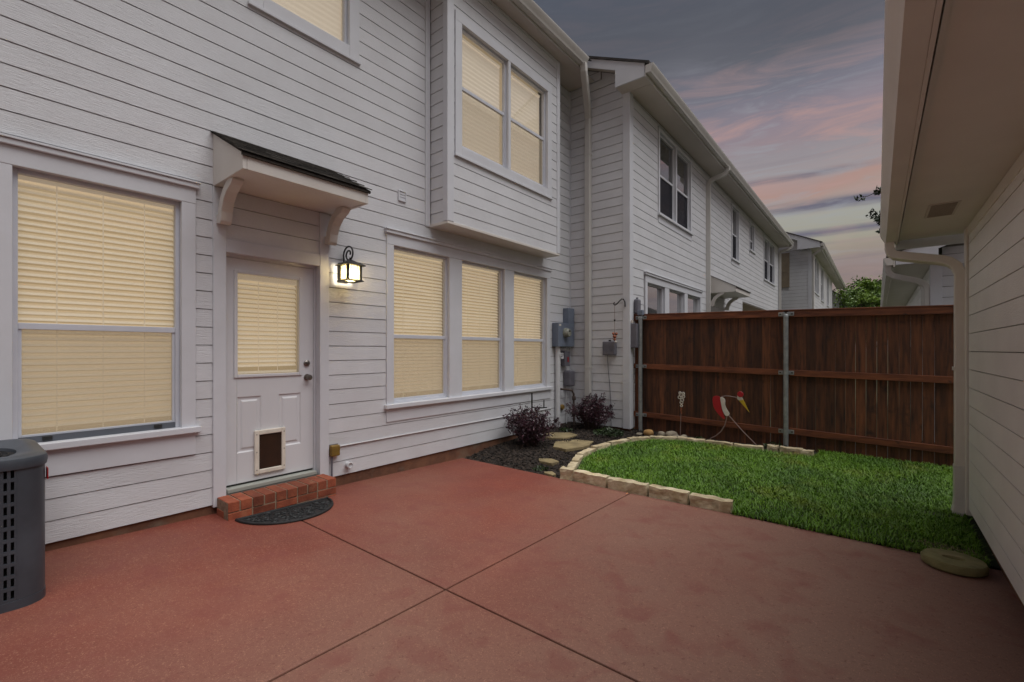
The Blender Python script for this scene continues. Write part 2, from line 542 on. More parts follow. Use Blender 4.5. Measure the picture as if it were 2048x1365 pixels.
class MB:
    def __init__(s):
        s.v, s.f = [], []

    def add(s, vs_, fs_):
        n = len(s.v)
        s.v += [tuple(q) for q in vs_]
        s.f += [tuple(i + n for i in q) for q in fs_]
        return s

    def box(s, x0, x1, y0, y1, z0, z1):
        return s.add([(x0, y0, z0), (x1, y0, z0), (x1, y1, z0), (x0, y1, z0), (x0, y0, z1), (x1, y0, z1), (x1, y1, z1), (x0, y1, z1)],
                     [(0, 3, 2, 1), (4, 5, 6, 7), (0, 1, 5, 4), (1, 2, 6, 5), (2, 3, 7, 6), (3, 0, 4, 7)])

    def prism(s, pts, d):
        n = len(pts)
        d = Vector(d)
        a = [Vector(p) for p in pts]
        return s.add(a + [p + d for p in a], [tuple(range(n))[::-1], tuple(range(n, 2 * n))] + [(i, (i + 1) % n, (i + 1) % n + n, i + n) for i in range(n)])

    def loft(s, loops, caps=True, closed=False):
        n = len(loops[0])
        vs_ = [p for l in loops for p in l]
        fs_ = []
        m = len(loops)
        for j in range(m if closed else m - 1):
            j2 = (j + 1) % m
            for i in range(n):
                i2 = (i + 1) % n
                fs_.append((j * n + i, j * n + i2, j2 * n + i2, j2 * n + i))
        if caps and not closed:
            fs_.append(tuple(range(n))[::-1])
            fs_.append(tuple(range((m - 1) * n, m * n)))
        return s.add(vs_, fs_)

    def tube(s, pts, r, n=10, rect=None):
        pts = [Vector(p) for p in pts]
        loops = []
        up = None
        for i, p in enumerate(pts):
            d = (pts[min(i + 1, len(pts) - 1)] - pts[max(i - 1, 0)]).normalized()
            if up is None:
                up = Vector((0, 0, 1)) if abs(d.z) < 0.9 else Vector((0, 1, 0))
            a = d.cross(up)
            if a.length < 1e-4:
                a = d.cross(Vector((1, 0, 0)))
            a.normalize()
            b = a.cross(d).normalized()
            up = b
            rr = r[i] if isinstance(r, (list, tuple)) else r
            if rect:
                h = [(-1, -1), (1, -1), (1, 1), (-1, 1)]
                loops.append([p + a * (q[0] * rect[0]) + b * (q[1] * rect[1]) for q in h])
            else:
                loops.append([p + a * (rr * math.cos(2 * math.pi * t / n)) + b * (rr * math.sin(2 * math.pi * t / n)) for t in range(n)])
        return s.loft(loops)

    def lathe(s, prof, c, axis='z', n=20):
        loops = []
        for r, h in prof:
            l = []
            for t in range(n):
                a = 2 * math.pi * t / n
                p = (r * math.cos(a), r * math.sin(a))
                l.append({'z': (c[0] + p[0], c[1] + p[1], c[2] + h), 'x': (c[0] + h, c[1] + p[0], c[2] + p[1]), 'y': (c[0] + p[0], c[1] + h, c[2] + p[1])}[axis])
            loops.append(l)
        return s.loft(loops)

    def build(s, name, mat, parent=None, smooth=False, bevel=0.0, kind=None, label=None, center=None):
        V = np.array(s.v, dtype=float)
        c = Vector((V.min(0) + V.max(0)) / 2) if center is None else Vector(center)
        me = bpy.data.meshes.new(name)
        me.from_pydata([tuple(q) for q in (V - np.array(c))], [], s.f)
        bm = bmesh.new()
        bm.from_mesh(me)
        bmesh.ops.recalc_face_normals(bm, faces=bm.faces)
        bm.to_mesh(me)
        bm.free()
        me.materials.append(mat)
        if smooth:
            me.polygons.foreach_set('use_smooth', [True] * len(me.polygons))
            try:
                me.set_sharp_from_angle(angle=R(40))
            except Exception:
                pass
        o = bpy.data.objects.new(name, me)
        place(o, c, parent)
        if bevel:
            b = o.modifiers.new('bevel', 'BEVEL')
            b.width = bevel
            b.segments = 2
            b.limit_method = 'ANGLE'
        if kind:
            o['kind'] = kind
        if label:
            o['label'] = label
        return o


def bx(name, mat, parent, x0, x1, y0, y1, z0, z1, bevel=0.0, **k):
    return MB().box(min(x0, x1), max(x0, x1), min(y0, y1), max(y0, y1), z0, z1).build(name, mat, parent, bevel=bevel, **k)


class Plane:
    """a wall plane: a runs along it, o out of it, z up"""

    def __init__(s, axis, at, sg):
        s.axis, s.at, s.sg = axis, at, sg

    def p(s, a, o, z):
        return (s.at + s.sg * o, a, z) if s.axis == 'X' else (a, s.at + s.sg * o, z)

    def box(s, mb, a0, a1, o0, o1, z0, z1):
        p, q = s.p(a0, o0, z0), s.p(a1, o1, z1)
        return mb.box(min(p[0], q[0]), max(p[0], q[0]), min(p[1], q[1]), max(p[1], q[1]), z0, z1)

    def bx(s, name, mat, parent, a0, a1, o0, o1, z0, z1, bevel=0.0, **k):
        return s.box(MB(), a0, a1, o0, o1, z0, z1).build(name, mat, parent, bevel=bevel, **k)


def minus(r, holes):
    """rectangle (a0,a1,z0,z1) minus rectangles"""
    out = [r]
    for h in holes:
        nx = []
        for a0, a1, z0, z1 in out:
            if h[0] >= a1 or h[1] <= a0 or h[2] >= z1 or h[3] <= z0:
                nx.append((a0, a1, z0, z1))
                continue
            if h[0] > a0:
                nx.append((a0, h[0], z0, z1))
            if h[1] < a1:
                nx.append((h[1], a1, z0, z1))
            b0, b1 = max(a0, h[0]), min(a1, h[1])
            if h[2] > z0:
                nx.append((b0, b1, z0, h[2]))
            if h[3] < z1:
                nx.append((b0, b1, h[3], z1))
        out = nx
    return [q for q in out if q[1] - q[0] > 0.004 and q[3] - q[2] > 0.004]


EXP = 0.1524
BOARD = {}


def board_verts(pl, a0, a1, z0, z1, rz, gap):
    def off(z):
        return 0.0150 - (0.0006 if pl.sg < 0 and pl.axis == 'X' else 0.0045) * (z - rz) / EXP
    zb = z0 + gap
    return [pl.p(a, o, z) for a, o, z in ((a0, 0.0005, zb), (a1, 0.0005, zb), (a1, off(zb), zb), (a0, off(zb), zb), (a0, 0.0005, z1), (a1, 0.0005, z1), (a1, off(z1), z1), (a0, off(z1), z1))]


BF = [(0, 3, 2, 1), (4, 5, 6, 7), (0, 1, 5, 4), (1, 2, 6, 5), (2, 3, 7, 6), (3, 0, 4, 7)]


def siding(parent, pl, a0, a1, z0, z1, holes, mat, rz0=0.195, joined=False, joints=()):
    k = math.floor((z0 - rz0) / EXP + 1e-6)
    big = MB()
    while rz0 + k * EXP < z1 - 0.01:
        rz = rz0 + k * EXP
        k += 1
        segs = [(a0, a1)]
        if joints:
            j = joints[k % len(joints)]
            if a0 + 0.3 < j < a1 - 0.3:
                segs = [(a0, j - 0.001), (j + 0.001, a1)]
        for s0, s1 in segs:
            for r in minus((s0, s1, max(rz, z0), min(rz + EXP, z1)), holes):
                if r[3] - r[2] < 0.012:
                    continue
                gap = 0.0065 if abs(r[2] - rz) < 1e-4 else 0.0
                V = board_verts(pl, r[0], r[1], r[2], r[3], rz, gap)
                if joined:
                    big.add(V, BF)
                    continue
                key = (pl.axis, pl.sg, mat.name, round(r[1] - r[0], 4), round(r[3] - r[2], 4), round(r[2] - rz, 4))
                A = np.array(V)
                c = (A.min(0) + A.max(0)) / 2
                if key not in BOARD:
                    mb = MB().add(V, BF)
                    o = mb.build('siding_board', mat, parent, center=c)
                    BOARD[key] = o.data
                else:
                    place(bpy.data.objects.new('siding_board', BOARD[key]), c, parent)
    if joined and big.v:
        big.build('siding_boards', mat, parent, kind='stuff')


def wall(house, pl, a0, a1, z0, z1, holes, thick=0.12):
    mb = MB()
    for r in minus((a0, a1, z0, z1), [(h[0] - 0.006, h[1] + 0.006, h[2] - 0.006, h[3] + 0.006) for h in holes]):
        pl.box(mb, r[0], r[1], -thick, 0.0, r[2], r[3])
    return mb.build('wall', M_WALL, house)


def window(house, pl, a0, a1, z0, z1, zm=None, rec=0.045, lit=True, frame=M_FRAME, label=None, blind=None):
    """one double-hung unit in the opening; returns the window part"""
    c = pl.p((a0 + a1) / 2, 0, z0)
    wn_ = empty('window', c, house)
    if label:
        wn_['label'] = label
    fw = 0.028
    mb = MB()
    for q in ((a0, a0 + fw, z0, z1), (a1 - fw, a1, z0, z1), (a0 + fw, a1 - fw, z1 - fw, z1), (a0 + fw, a1 - fw, z0, z0 + fw)):
        pl.box(mb, q[0], q[1], -rec - 0.03, -rec + 0.022, q[2], q[3])
    mb.build('frame', frame, wn_, bevel=0.003)
    i0, i1, j0, j1 = a0 + fw, a1 - fw, z0 + fw, z1 - fw
    pane = M_PANE if lit else M_PANEN if lit is None else M_PANED
    if zm is None:
        pl.bx('pane', pane, wn_, i0, i1, -rec - 0.012, -rec - 0.008, j0, j1)
        return wn_
    pl.bx('meeting_rail', frame, wn_, i0, i1, -rec - 0.02, -rec + 0.014, zm - 0.022, zm + 0.022, bevel=0.003)
    pl.bx('pane', pane, wn_, i0, i1, -rec - 0.016, -rec - 0.012, zm + 0.022, j1)
    sw = 0.018
    mb = MB()
    for q in ((i0, i0 + sw, j0, zm - 0.022), (i1 - sw, i1, j0, zm - 0.022), (i0 + sw, i1 - sw, j0, j0 + 0.03)):
        pl.box(mb, q[0], q[1], -rec - 0.018, -rec + 0.006, q[2], q[3])
    mb.build('lower_sash', frame, wn_, bevel=0.002)
    pl.bx('pane', pane, wn_, i0 + sw, i1 - sw, -rec - 0.010, -rec - 0.006, j0 + 0.03, zm - 0.022)
    pl.bx('insect_screen', M_SCREEN if lit else M_SCREEND, wn_, i0 + sw, i1 - sw, -rec + 0.0005, -rec + 0.0015, j0 + 0.03, zm - 0.022)
    return wn_


def blind(pl, a0, a1, z0, z1, label, group, rec=0.10, pitch=0.0437, tilt=43, cords=3, seed=0, unlit=False):
    rnd = random.Random(seed)
    b = thing('window_blind', label, 'blind', pl.p((a0 + a1) / 2, -rec, z0), group)
    ms_ = M_SLATN if unlit else M_SLAT
    pl.bx('headrail', ms_, b, a0, a1, -rec - 0.025, -rec + 0.02, z1 - 0.05, z1)
    pl.bx('bottom_rail', ms_, b, a0, a1, -rec - 0.018, -rec + 0.018, z0, z0 + 0.02)
    n = int((z1 - 0.06 - z0 - 0.03) / pitch)
    hw = 0.0255
    dat = None
    for i in range(n):
        zc = z1 - 0.07 - i * pitch
        tl = R(tilt)
        if dat is None:
            mb = MB()
            top = []
            for q in (-1, -0.5, 0, 0.5, 1):
                o = -rec + q * hw * math.cos(tl)
                zq = zc - q * hw * math.sin(tl) + 0.004 * (1 - q * q)
                top.append((o, zq))
            lo = [pl.p(a0 + 0.004, o, zq) for o, zq in top] + [pl.p(a0 + 0.004, o, zq - 0.002) for o, zq in top[::-1]]
            hi = [pl.p(a1 - 0.004, o, zq) for o, zq in top] + [pl.p(a1 - 0.004, o, zq - 0.002) for o, zq in top[::-1]]
            mb.loft([lo, hi])
            o = mb.build('slat', ms_, b, smooth=True)
            dat, base, z_first = o.data, Vector(WL[o.name]), zc
        else:
            o = bpy.data.objects.new('slat', dat)
            place(o, base + Vector((0, 0, zc - z_first)), b)
        if pl.axis == 'X':
            o.rotation_euler = (R(rnd.uniform(-0.12, 0.12)), R(rnd.uniform(-3.5, 3.5)), 0)
    for c in range(cords):
        a = a0 + (a1 - a0) * (c + 0.5) / cords + (0.05 if c == 0 else -0.05 if c == cords - 1 else 0)
        pl.bx('ladder_cord', ms_, b, a - 0.003, a + 0.003, -rec + 0.0225, -rec + 0.0255, z0 + 0.01, z1 - 0.05)
    return b


def shade(pl, a0, a1, z0, z1, label, group, rec=0.10, pitch=0.03):
    b = thing('window_blind', label, 'blind', pl.p((a0 + a1) / 2, -rec, z0), group)
    mb = MB()
    n = int((z1 - z0) / pitch)
    prof = []
    for i in range(n + 1):
        prof.append((-rec + (0.0035 if i % 2 else -0.002), z1 - i * (z1 - z0) / n))
    vs_ = [pl.p(a0, o, z) for o, z in prof] + [pl.p(a1, o, z) for o, z in prof] + [pl.p(a0, o - 0.02, z) for o, z in prof] + [pl.p(a1, o - 0.02, z) for o, z in prof]
    m = n + 1
    fs_ = [(i, i + 1, m + i + 1, m + i) for i in range(n)] + [(2 * m + i, 2 * m + i + 1, 3 * m + i + 1, 3 * m + i) for i in range(n)]
    mb.add(vs_, fs_)
    mb.build('pleated_fabric', M_SHADE, b)
    pl.bx('headrail', M_SHADE, b, a0, a1, -rec - 0.02, -rec + 0.015, z1, z1 + 0.03)
    pl.bx('bottom_rail', M_SHADE, b, a0, a1, -rec - 0.02, -rec + 0.012, z0 - 0.02, z0)
    return b


def room(house, pl, a0, a1, z0, z1, mat, d0=0.17, d1=0.19):
    """what is seen behind the blind or the glass"""
    mb = MB()
    pl.box(mb, a0 - 0.2, a1 + 0.2, -d1, -d0, z0 - 0.2, z1 + 0.2)
    return mb.build('interior', mat, house)


def casing(house, pl, a0, a1, z0, z1, mulls=(), head=True, sill=True, side=0.10, top=0.125, apron=0.14, so=0.03, crown=True, picture=False):
    """flat trim boards round an opening"""
    c = empty('window_casing', pl.p((a0 + a1) / 2, 0, z0), house)
    b = 0.004
    pl.bx('side_casing', M_TRIM, c, a0 - side, a0, -0.06, so, z0 - (side if picture else 0.05), z1, bevel=b)
    pl.bx('side_casing', M_TRIM, c, a1, a1 + side, -0.06, so, z0 - (side if picture else 0.05), z1, bevel=b)
    for m0, m1 in mulls:
        pl.bx('mullion', M_TRIM, c, m0, m1, -0.06, so - 0.003, z0, z1, bevel=b)
    pl.bx('head_casing', M_TRIM, c, a0 - side, a1 + side, -0.06, so + (0.0 if picture else 0.002), z1, z1 + top, bevel=b)
    if crown:
        pl.bx('crown', M_TRIM, c, a0 - side - 0.02, a1 + side + 0.02, 0.0, so + 0.025, z1 + top, z1 + top + 0.04, bevel=0.006)
        pl.bx('drip_cap', M_TRIM, c, a0 - side - 0.028, a1 + side + 0.028, 0.0, so + 0.036, z1 + top + 0.04, z1 + top + 0.056, bevel=0.003)
    if picture:
        pl.bx('sill', M_TRIM, c, a0, a1, -0.06, so, z0 - side, z0, bevel=b)
        pl.bx('bottom_drip', M_TRIM, c, a0 - side - 0.012, a1 + side + 0.012, 0.0, so + 0.012, z0 - side - 0.03, z0 - side, bevel=0.003)
    else:
        pl.bx('sill', M_TRIM, c, a0 - side - 0.03, a1 + side + 0.03, -0.06, so + 0.035, z0 - 0.05, z0, bevel=0.006)
        pl.bx('apron', M_TRIM, c, a0 - side, a1 + side, 0.0, so - 0.004, z0 - 0.05 - apron, z0 - 0.05, bevel=b)
    return c


def downspout(house, pts, w_=0.052, d_=0.038, mat=M_GUT, name='downspout', straps=()):
    o = MB().tube(pts, 0, rect=(w_, d_)).build(name, mat, house, smooth=False, bevel=0.008)
    for s_ in straps:
        bx('strap', mat, o, *s_)
    return o


def gutter(house, axis_y, x_back, z_top, depth, height, sg, mat=M_GUT, name='gutter'):
    """K-style gutter running along Y from y0 to y1"""
    y0, y1 = axis_y
    X = lambda q: x_back + sg * q * depth
    Z = lambda q: z_top - q * height
    pr = [(0, 0.0), (0, 1.0), (0.62, 1.0), (0.70, 0.78), (0.84, 0.5), (0.93, 0.30), (0.98, 0.16), (1.0, 0.02), (0.93, 0.0), (0.92, 0.1), (0.86, 0.32), (0.6, 0.9), (0.05, 0.93), (0.05, 0.0)]
    o = MB().prism([(X(a), y0, Z(b)) for a, b in pr], (0, y1 - y0, 0)).build(name, mat, house)
    MB().prism([(X(a), y1, Z(b)) for a, b in pr[:9]], (0, 0.004, 0)).build('end_cap', mat, o)
    MB().prism([(X(a), y0 - 0.004, Z(b)) for a, b in pr[:9]], (0, 0.004, 0)).build('end_cap', mat, o)
    return o


def np_mesh(name, V, nper, mat, parent=None, kind=None, faces=None, loc=(0, 0, 0), smooth=False):
    """V: (N, nper, 3) polygons of nper corners each, or V (verts) + faces array (M,k)"""
    me = bpy.data.meshes.new(name)
    if faces is None:
        P = V.reshape(-1, 3)
        F = np.arange(len(P)).reshape(-1, nper)
    else:
        P, F = V.reshape(-1, 3), faces
    P = P - np.array(loc)
    me.vertices.add(len(P))
    me.vertices.foreach_set('co', P.astype(np.float32).ravel())
    me.loops.add(F.size)
    me.loops.foreach_set('vertex_index', F.astype(np.int32).ravel())
    me.polygons.add(len(F))
    k = F.shape[1]
    me.polygons.foreach_set('loop_start', np.arange(0, F.size, k, dtype=np.int32))
    me.polygons.foreach_set('loop_total', np.full(len(F), k, dtype=np.int32))
    me.update(calc_edges=True)
    me.validate()
    me.materials.append(mat)
    o = bpy.data.objects.new(name, me)
    place(o, loc, parent)
    if kind:
        o['kind'] = kind
    return o


# ================================================================== ground
PATIO_END = 4.46


def patio_z(y):
    return 0.155 - 0.0255 * y


def gz(x, y):
    """finished soil / turf level beyond the patio"""
    t = min(1.0, max(0.0, (y - PATIO_END) / 2.95))
    return 0.03 + 0.105 * t - 0.010 * (x + 1.2) * t


o = MB().box(-500, 500, -500, 500, -0.34, -0.30).build('ground', M_GROUND)
tag(o, kind='structure')

# patio: four slabs of one pour, tooled joints between them
patio = empty('patio', (-2, 2, 0))
tag(patio, kind='structure')
JX, JY, JW = -2.0, 1.86, 0.006
bx('joint_base', M_SOIL, patio, -4.46, 0.74, -3.0, PATIO_END - 0.02, -0.20, -0.02)
mbj = MB()
for (xa, xb, ya, yb) in ((-4.46, JX - JW, -3.0, JY - JW), (JX + JW, 0.74, -3.0, JY - JW), (-4.46, JX - JW, JY + JW, PATIO_END), (JX + JW, 0.74, JY + JW, PATIO_END)):
    MB().add([(xa, ya, -0.1), (xb, ya, -0.1), (xb, yb, -0.1), (xa, yb, -0.1), (xa, ya, patio_z(ya)), (xb, ya, patio_z(ya)), (xb, yb, patio_z(yb)), (xa, yb, patio_z(yb))], BF).build('slab', M_PATIO, patio, bevel=0.006)
mj = pm('joint_filler', srgb(92, 62, 46), srgb(70, 46, 36), scale=25, rough=1.0, bump=0.6, bscale=60)
MB().add([(JX - JW, -3, patio_z(-3) - 0.010), (JX + JW, -3, patio_z(-3) - 0.010), (JX + JW, PATIO_END, patio_z(PATIO_END) - 0.010), (JX - JW, PATIO_END, patio_z(PATIO_END) - 0.010)], [(0, 1, 2, 3)]).build('joint_line', mj, patio)
MB().add([(-4.46, JY - JW, patio_z(JY) - 0.0095), (0.74, JY - JW, patio_z(JY) - 0.0095), (0.74, JY + JW, patio_z(JY) - 0.010), (-4.46, JY + JW, patio_z(JY) - 0.010)], [(0, 1, 2, 3)]).build('joint_line', mj, patio)

# soil sheet of the yard behind the patio
NX, NY = 50, 34
xs = np.linspace(-4.46, 1.9, NX)
ys = np.linspace(PATIO_END + 0.001, 8.7, NY)
P = []
for y in ys:
    for x in xs:
        h = gz(x, y) - 0.012 + 0.02 * mnoise.noise(Vector((x * 2.2, y * 2.2, 3)))
        if x < -3.2:
            h += 0.045 * min(1, (-3.2 - x) / 0.5) * min(1, (y - PATIO_END) / 0.5)
        if y < PATIO_END + 0.02:
            h = gz(x, y) - 0.01
        P.append((x, y, h))
F = [(j * NX + i, j * NX + i + 1, (j + 1) * NX + i + 1, (j + 1) * NX + i) for j in range(NY - 1) for i in range(NX - 1)]
o = MB().add(P, F).build('garden_soil', M_SOIL, smooth=True)
tag(o, kind='structure')


def soil_z(x, y):
    h = gz(x, y) - 0.012 + 0.02 * mnoise.noise(Vector((x * 2.2, y * 2.2, 3)))
    if x < -3.2:
        h += 0.045 * min(1, (-3.2 - x) / 0.5) * min(1, (y - PATIO_END) / 0.5)
    return h


# ================================================================== near townhouse
W = -4.45
PW = Plane('X', W, 1)
house = thing('townhouse', 'white lap-sided townhouse with back door, lit windows and boxed bay', 'house', (W - 1, 3, 0.0))
Y0, Y1 = -2.2, 7.25
# openings: (a0,a1,z0,z1)
LW = (0.275, 1.205, 0.895, 2.742)
T1, T2, T3 = (3.295, 4.185, 0.895, 2.758), (4.42, 5.33, 0.895, 2.758), (5.56, 6.47, 0.895, 2.758)
UW = (1.84, 2.72, 4.80, 5.70)
DR = (1.531, 2.385, 0.27, 2.383)
holes_w = [LW, T1, T2, T3, UW, DR]
wall_main = wall(house, PW, Y0, Y1, 0.20, 6.32, holes_w)
cut = [(LW[0] - 0.10, LW[1] + 0.10, 0.662, 2.915), (LW[0] - 0.13, LW[1] + 0.13, 0.845, 0.895),
       (3.195, 6.57, 0.69, 2.935), (UW[0] - 0.12, UW[1] + 0.12, UW[2] - 0.12, UW[3] + 0.12),
       (1.431, 1.531, 0.0, 2.93), (2.385, 2.483, 0.0, 2.93), (1.5, 2.4, 0.0, 2.50), (1.435, 2.545, 2.93, 3.405),
       (3.775, 6.37, 3.09, 6.5)]
siding(wall_main, PW, Y0, 7.225, 0.195, 6.30, cut, M_SIDE)
found = MB().box(W - 0.3, W - 0.004, Y0, 7.25, -0.25, 0.194).build('foundation', M_FOUND, house)

# --- left window
window(house, PW, *LW, zm=1.690)
casing(house, PW, *LW, apron=0.185)
room(house, PW, *LW, M_GLOW)
blind(PW, LW[0] + 0.02, LW[1] - 0.02, LW[2] + 0.03, LW[3] - 0.005, 'cream slatted blind in the big window left of the door', 'lit blinds downstairs', seed=1)
PW.bx('track', pm('dark_track', (0.10, 0.11, 0.13), rough=0.5), house, LW[0] + 0.03, LW[1] - 0.03, -0.043, -0.02, LW[2] + 0.001, LW[2] + 0.045)
for a in (LW[0] + 0.14, LW[1] - 0.17):
    PW.bx('latch', M_BLACK, house, a, a + 0.05, -0.0195, -0.008, LW[2] + 0.012, LW[2] + 0.04, bevel=0.003)
# --- triple window
for i, q in enumerate((T1, T2, T3)):
    window(house, PW, *q, zm=1.690)
    room(house, PW, q[0] + 0.12, q[1] - 0.12, q[2], q[3], M_GLOW, 0.17 + 0.003 * i, 0.19 + 0.003 * i)
    blind(PW, q[0] + 0.02, q[1] - 0.02, q[2] + 0.03, q[3] - 0.005, ('cream slatted blind in the triple window, pane nearest the door', 'cream slatted blind in the middle pane of the triple window', 'cream slatted blind in the triple window, pane nearest the meter box')[i], 'lit blinds downstairs', seed=5 + i)
casing(house, PW, T1[0], T3[1], T1[2], T1[3], mulls=((T1[1], T2[0]), (T2[1], T3[0])), apron=0.155)
# --- upper left window
window(house, PW, *UW)
room(house, PW, *UW, M_GLOW)
casing(house, PW, *UW, side=0.12, top=0.12, crown=False, picture=True)
shade(PW, UW[0] + 0.02, UW[1] - 0.02, UW[2] + 0.05, UW[3] - 0.05, 'pale lit shade in the small upstairs window above the door canopy', 'lit shades upstairs')

# --- door
dsurr = empty('door_casing', (W, 1.96, 0.2), house)
PW.bx('side_casing', M_TRIM, dsurr, 1.431, 1.531, -0.06, 0.032, 0.18, 2.928, bevel=0.004)
PW.bx('side_casing', M_TRIM, dsurr, 2.385, 2.483, -0.06, 0.032, 0.18, 2.928, bevel=0.004)
PW.bx('head_casing', M_TRIM, dsurr, 1.531, 2.385, -0.06, 0.028, 2.383, 2.50, bevel=0.004)
PW.bx('jamb', M_TRIM, dsurr, 1.508, 1.548, -0.16, -0.061, 0.27, 2.383)
PW.bx('jamb', M_TRIM, dsurr, 2.366, 2.405, -0.16, -0.061, 0.27, 2.383)
PW.bx('jamb', M_TRIM, dsurr, 1.548, 2.366, -0.16, -0.061, 2.36, 2.40)
PW.bx('threshold', pm('threshold_metal', (0.36, 0.37, 0.33), rough=0.5), dsurr, 1.548, 2.366, -0.16, 0.005, 0.262, 0.300, bevel=0.006)
DO = -0.07                                     # front of the leaf
door = empty('door', (W + DO, 1.957, 0.31), house)
mb = MB()
GL = (1.655, 2.215, 1.305, 2.225)               # glass
leaf = (1.5505, 2.3635, 0.318, 2.357)
PNL = [(1.652, 1.862, 0.59, 1.10), (2.02, 2.238, 0.59, 1.10)]
for r in minus(leaf, [(GL[0] - 0.005, GL[1] + 0.005, GL[2] - 0.005, GL[3] + 0.005)] + PNL):
    PW.box(mb, r[0], r[1], DO - 0.045, DO, r[2], r[3])
for q in PNL:
    # sunk moulding and raised field
    lp = []
    for ins, dep in ((0, 0), (0.012, -0.010), (0.030, -0.010), (0.046, -0.001)):
        lp.append([PW.p(q[0] + ins, DO + dep, q[2] + ins), PW.p(q[1] - ins, DO + dep, q[2] + ins), PW.p(q[1] - ins, DO + dep, q[3] - ins), PW.p(q[0] + ins, DO + dep, q[3] - ins)])
    n = len(mb.v)
    for l in lp:
        mb.v += l
    for j in range(3):
        for i in range(4):
            mb.f.append((n + 4 * j + i, n + 4 * j + (i + 1) % 4, n + 4 * j + 4 + (i + 1) % 4, n + 4 * j + 4 + i))
    mb.f.append((n + 12, n + 13, n + 14, n + 15))
mb.build('leaf', M_DOOR, door)
mb = MB()
for r in minus((GL[0] - 0.03, GL[1] + 0.03, GL[2] - 0.03, GL[3] + 0.03), [GL]):
    PW.box(mb, r[0], r[1], DO - 0.002, DO + 0.014, r[2], r[3])
mb.build('lite_frame', M_DOOR, door, bevel=0.005)
PW.bx('pane', M_PANE, door, GL[0], GL[1], DO - 0.008, DO - 0.004, GL[2], GL[3])
room(house, PW, GL[0], GL[1], GL[2], GL[3], M_GLOW, 0.225, 0.245)
blind(PW, GL[0] + 0.004, GL[1] - 0.004, GL[2] + 0.005, GL[3] - 0.001, 'small cream slatted blind behind the glass of the back door', 'lit blinds downstairs', rec=0.125, cords=2, seed=9, pitch=0.0425)
PW.bx('under_door_gap', M_BLACK, door, 1.56, 2.355, DO - 0.03, DO + 0.001, 0.303, 0.318)  # black strip paints in the dark gap under the leaf
for zc, yc, big in ((1.251, 2.300, 1), (1.393, 2.296, 0)):
    mb = MB()
    c = PW.p(yc, DO, zc)
    if big:
        mb.lathe([(0.033, 0), (0.033, 0.008), (0.012, 0.012), (0.011, 0.030), (0.026, 0.038), (0.030, 0.052), (0.024, 0.066), (0.006, 0.070)], c, 'x')
    else:
        mb.lathe([(0.031, 0), (0.031, 0.012), (0.022, 0.020), (0.010, 0.021), (0.010, 0.027)], c, 'x')
    mb.build('knob' if big else 'deadbolt', M_NICKEL, door, smooth=True)
PD = (1.795, 2.076, 0.372, 0.778)
PI = (1.835, 2.040, 0.410, 0.735)
mb = MB()
for r in minus(PD, [PI]):
    PW.box(mb, r[0], r[1], DO + 0.001, DO + 0.026, r[2], r[3])
mb.build('pet_door_frame', M_PET, door, bevel=0.006)
PW.bx('pet_door_flap', M_FLAP, door, PI[0], PI[1], DO + 0.003, DO + 0.010, PI[2], PI[3])
for yy in (PD[0] + 0.016, PD[1] - 0.016):
    for q in (0.41, 0.575, 0.74):
        MB().lathe([(0.005, 0.024), (0.005, 0.0285), (0.001, 0.029)], PW.p(yy, DO, q), 'x', 8).build('screw', M_NICKEL, door)

# --- canopy over the door
can = empty('door_canopy', (W, 1.98, 2.93), house)
cf = W + 0.635


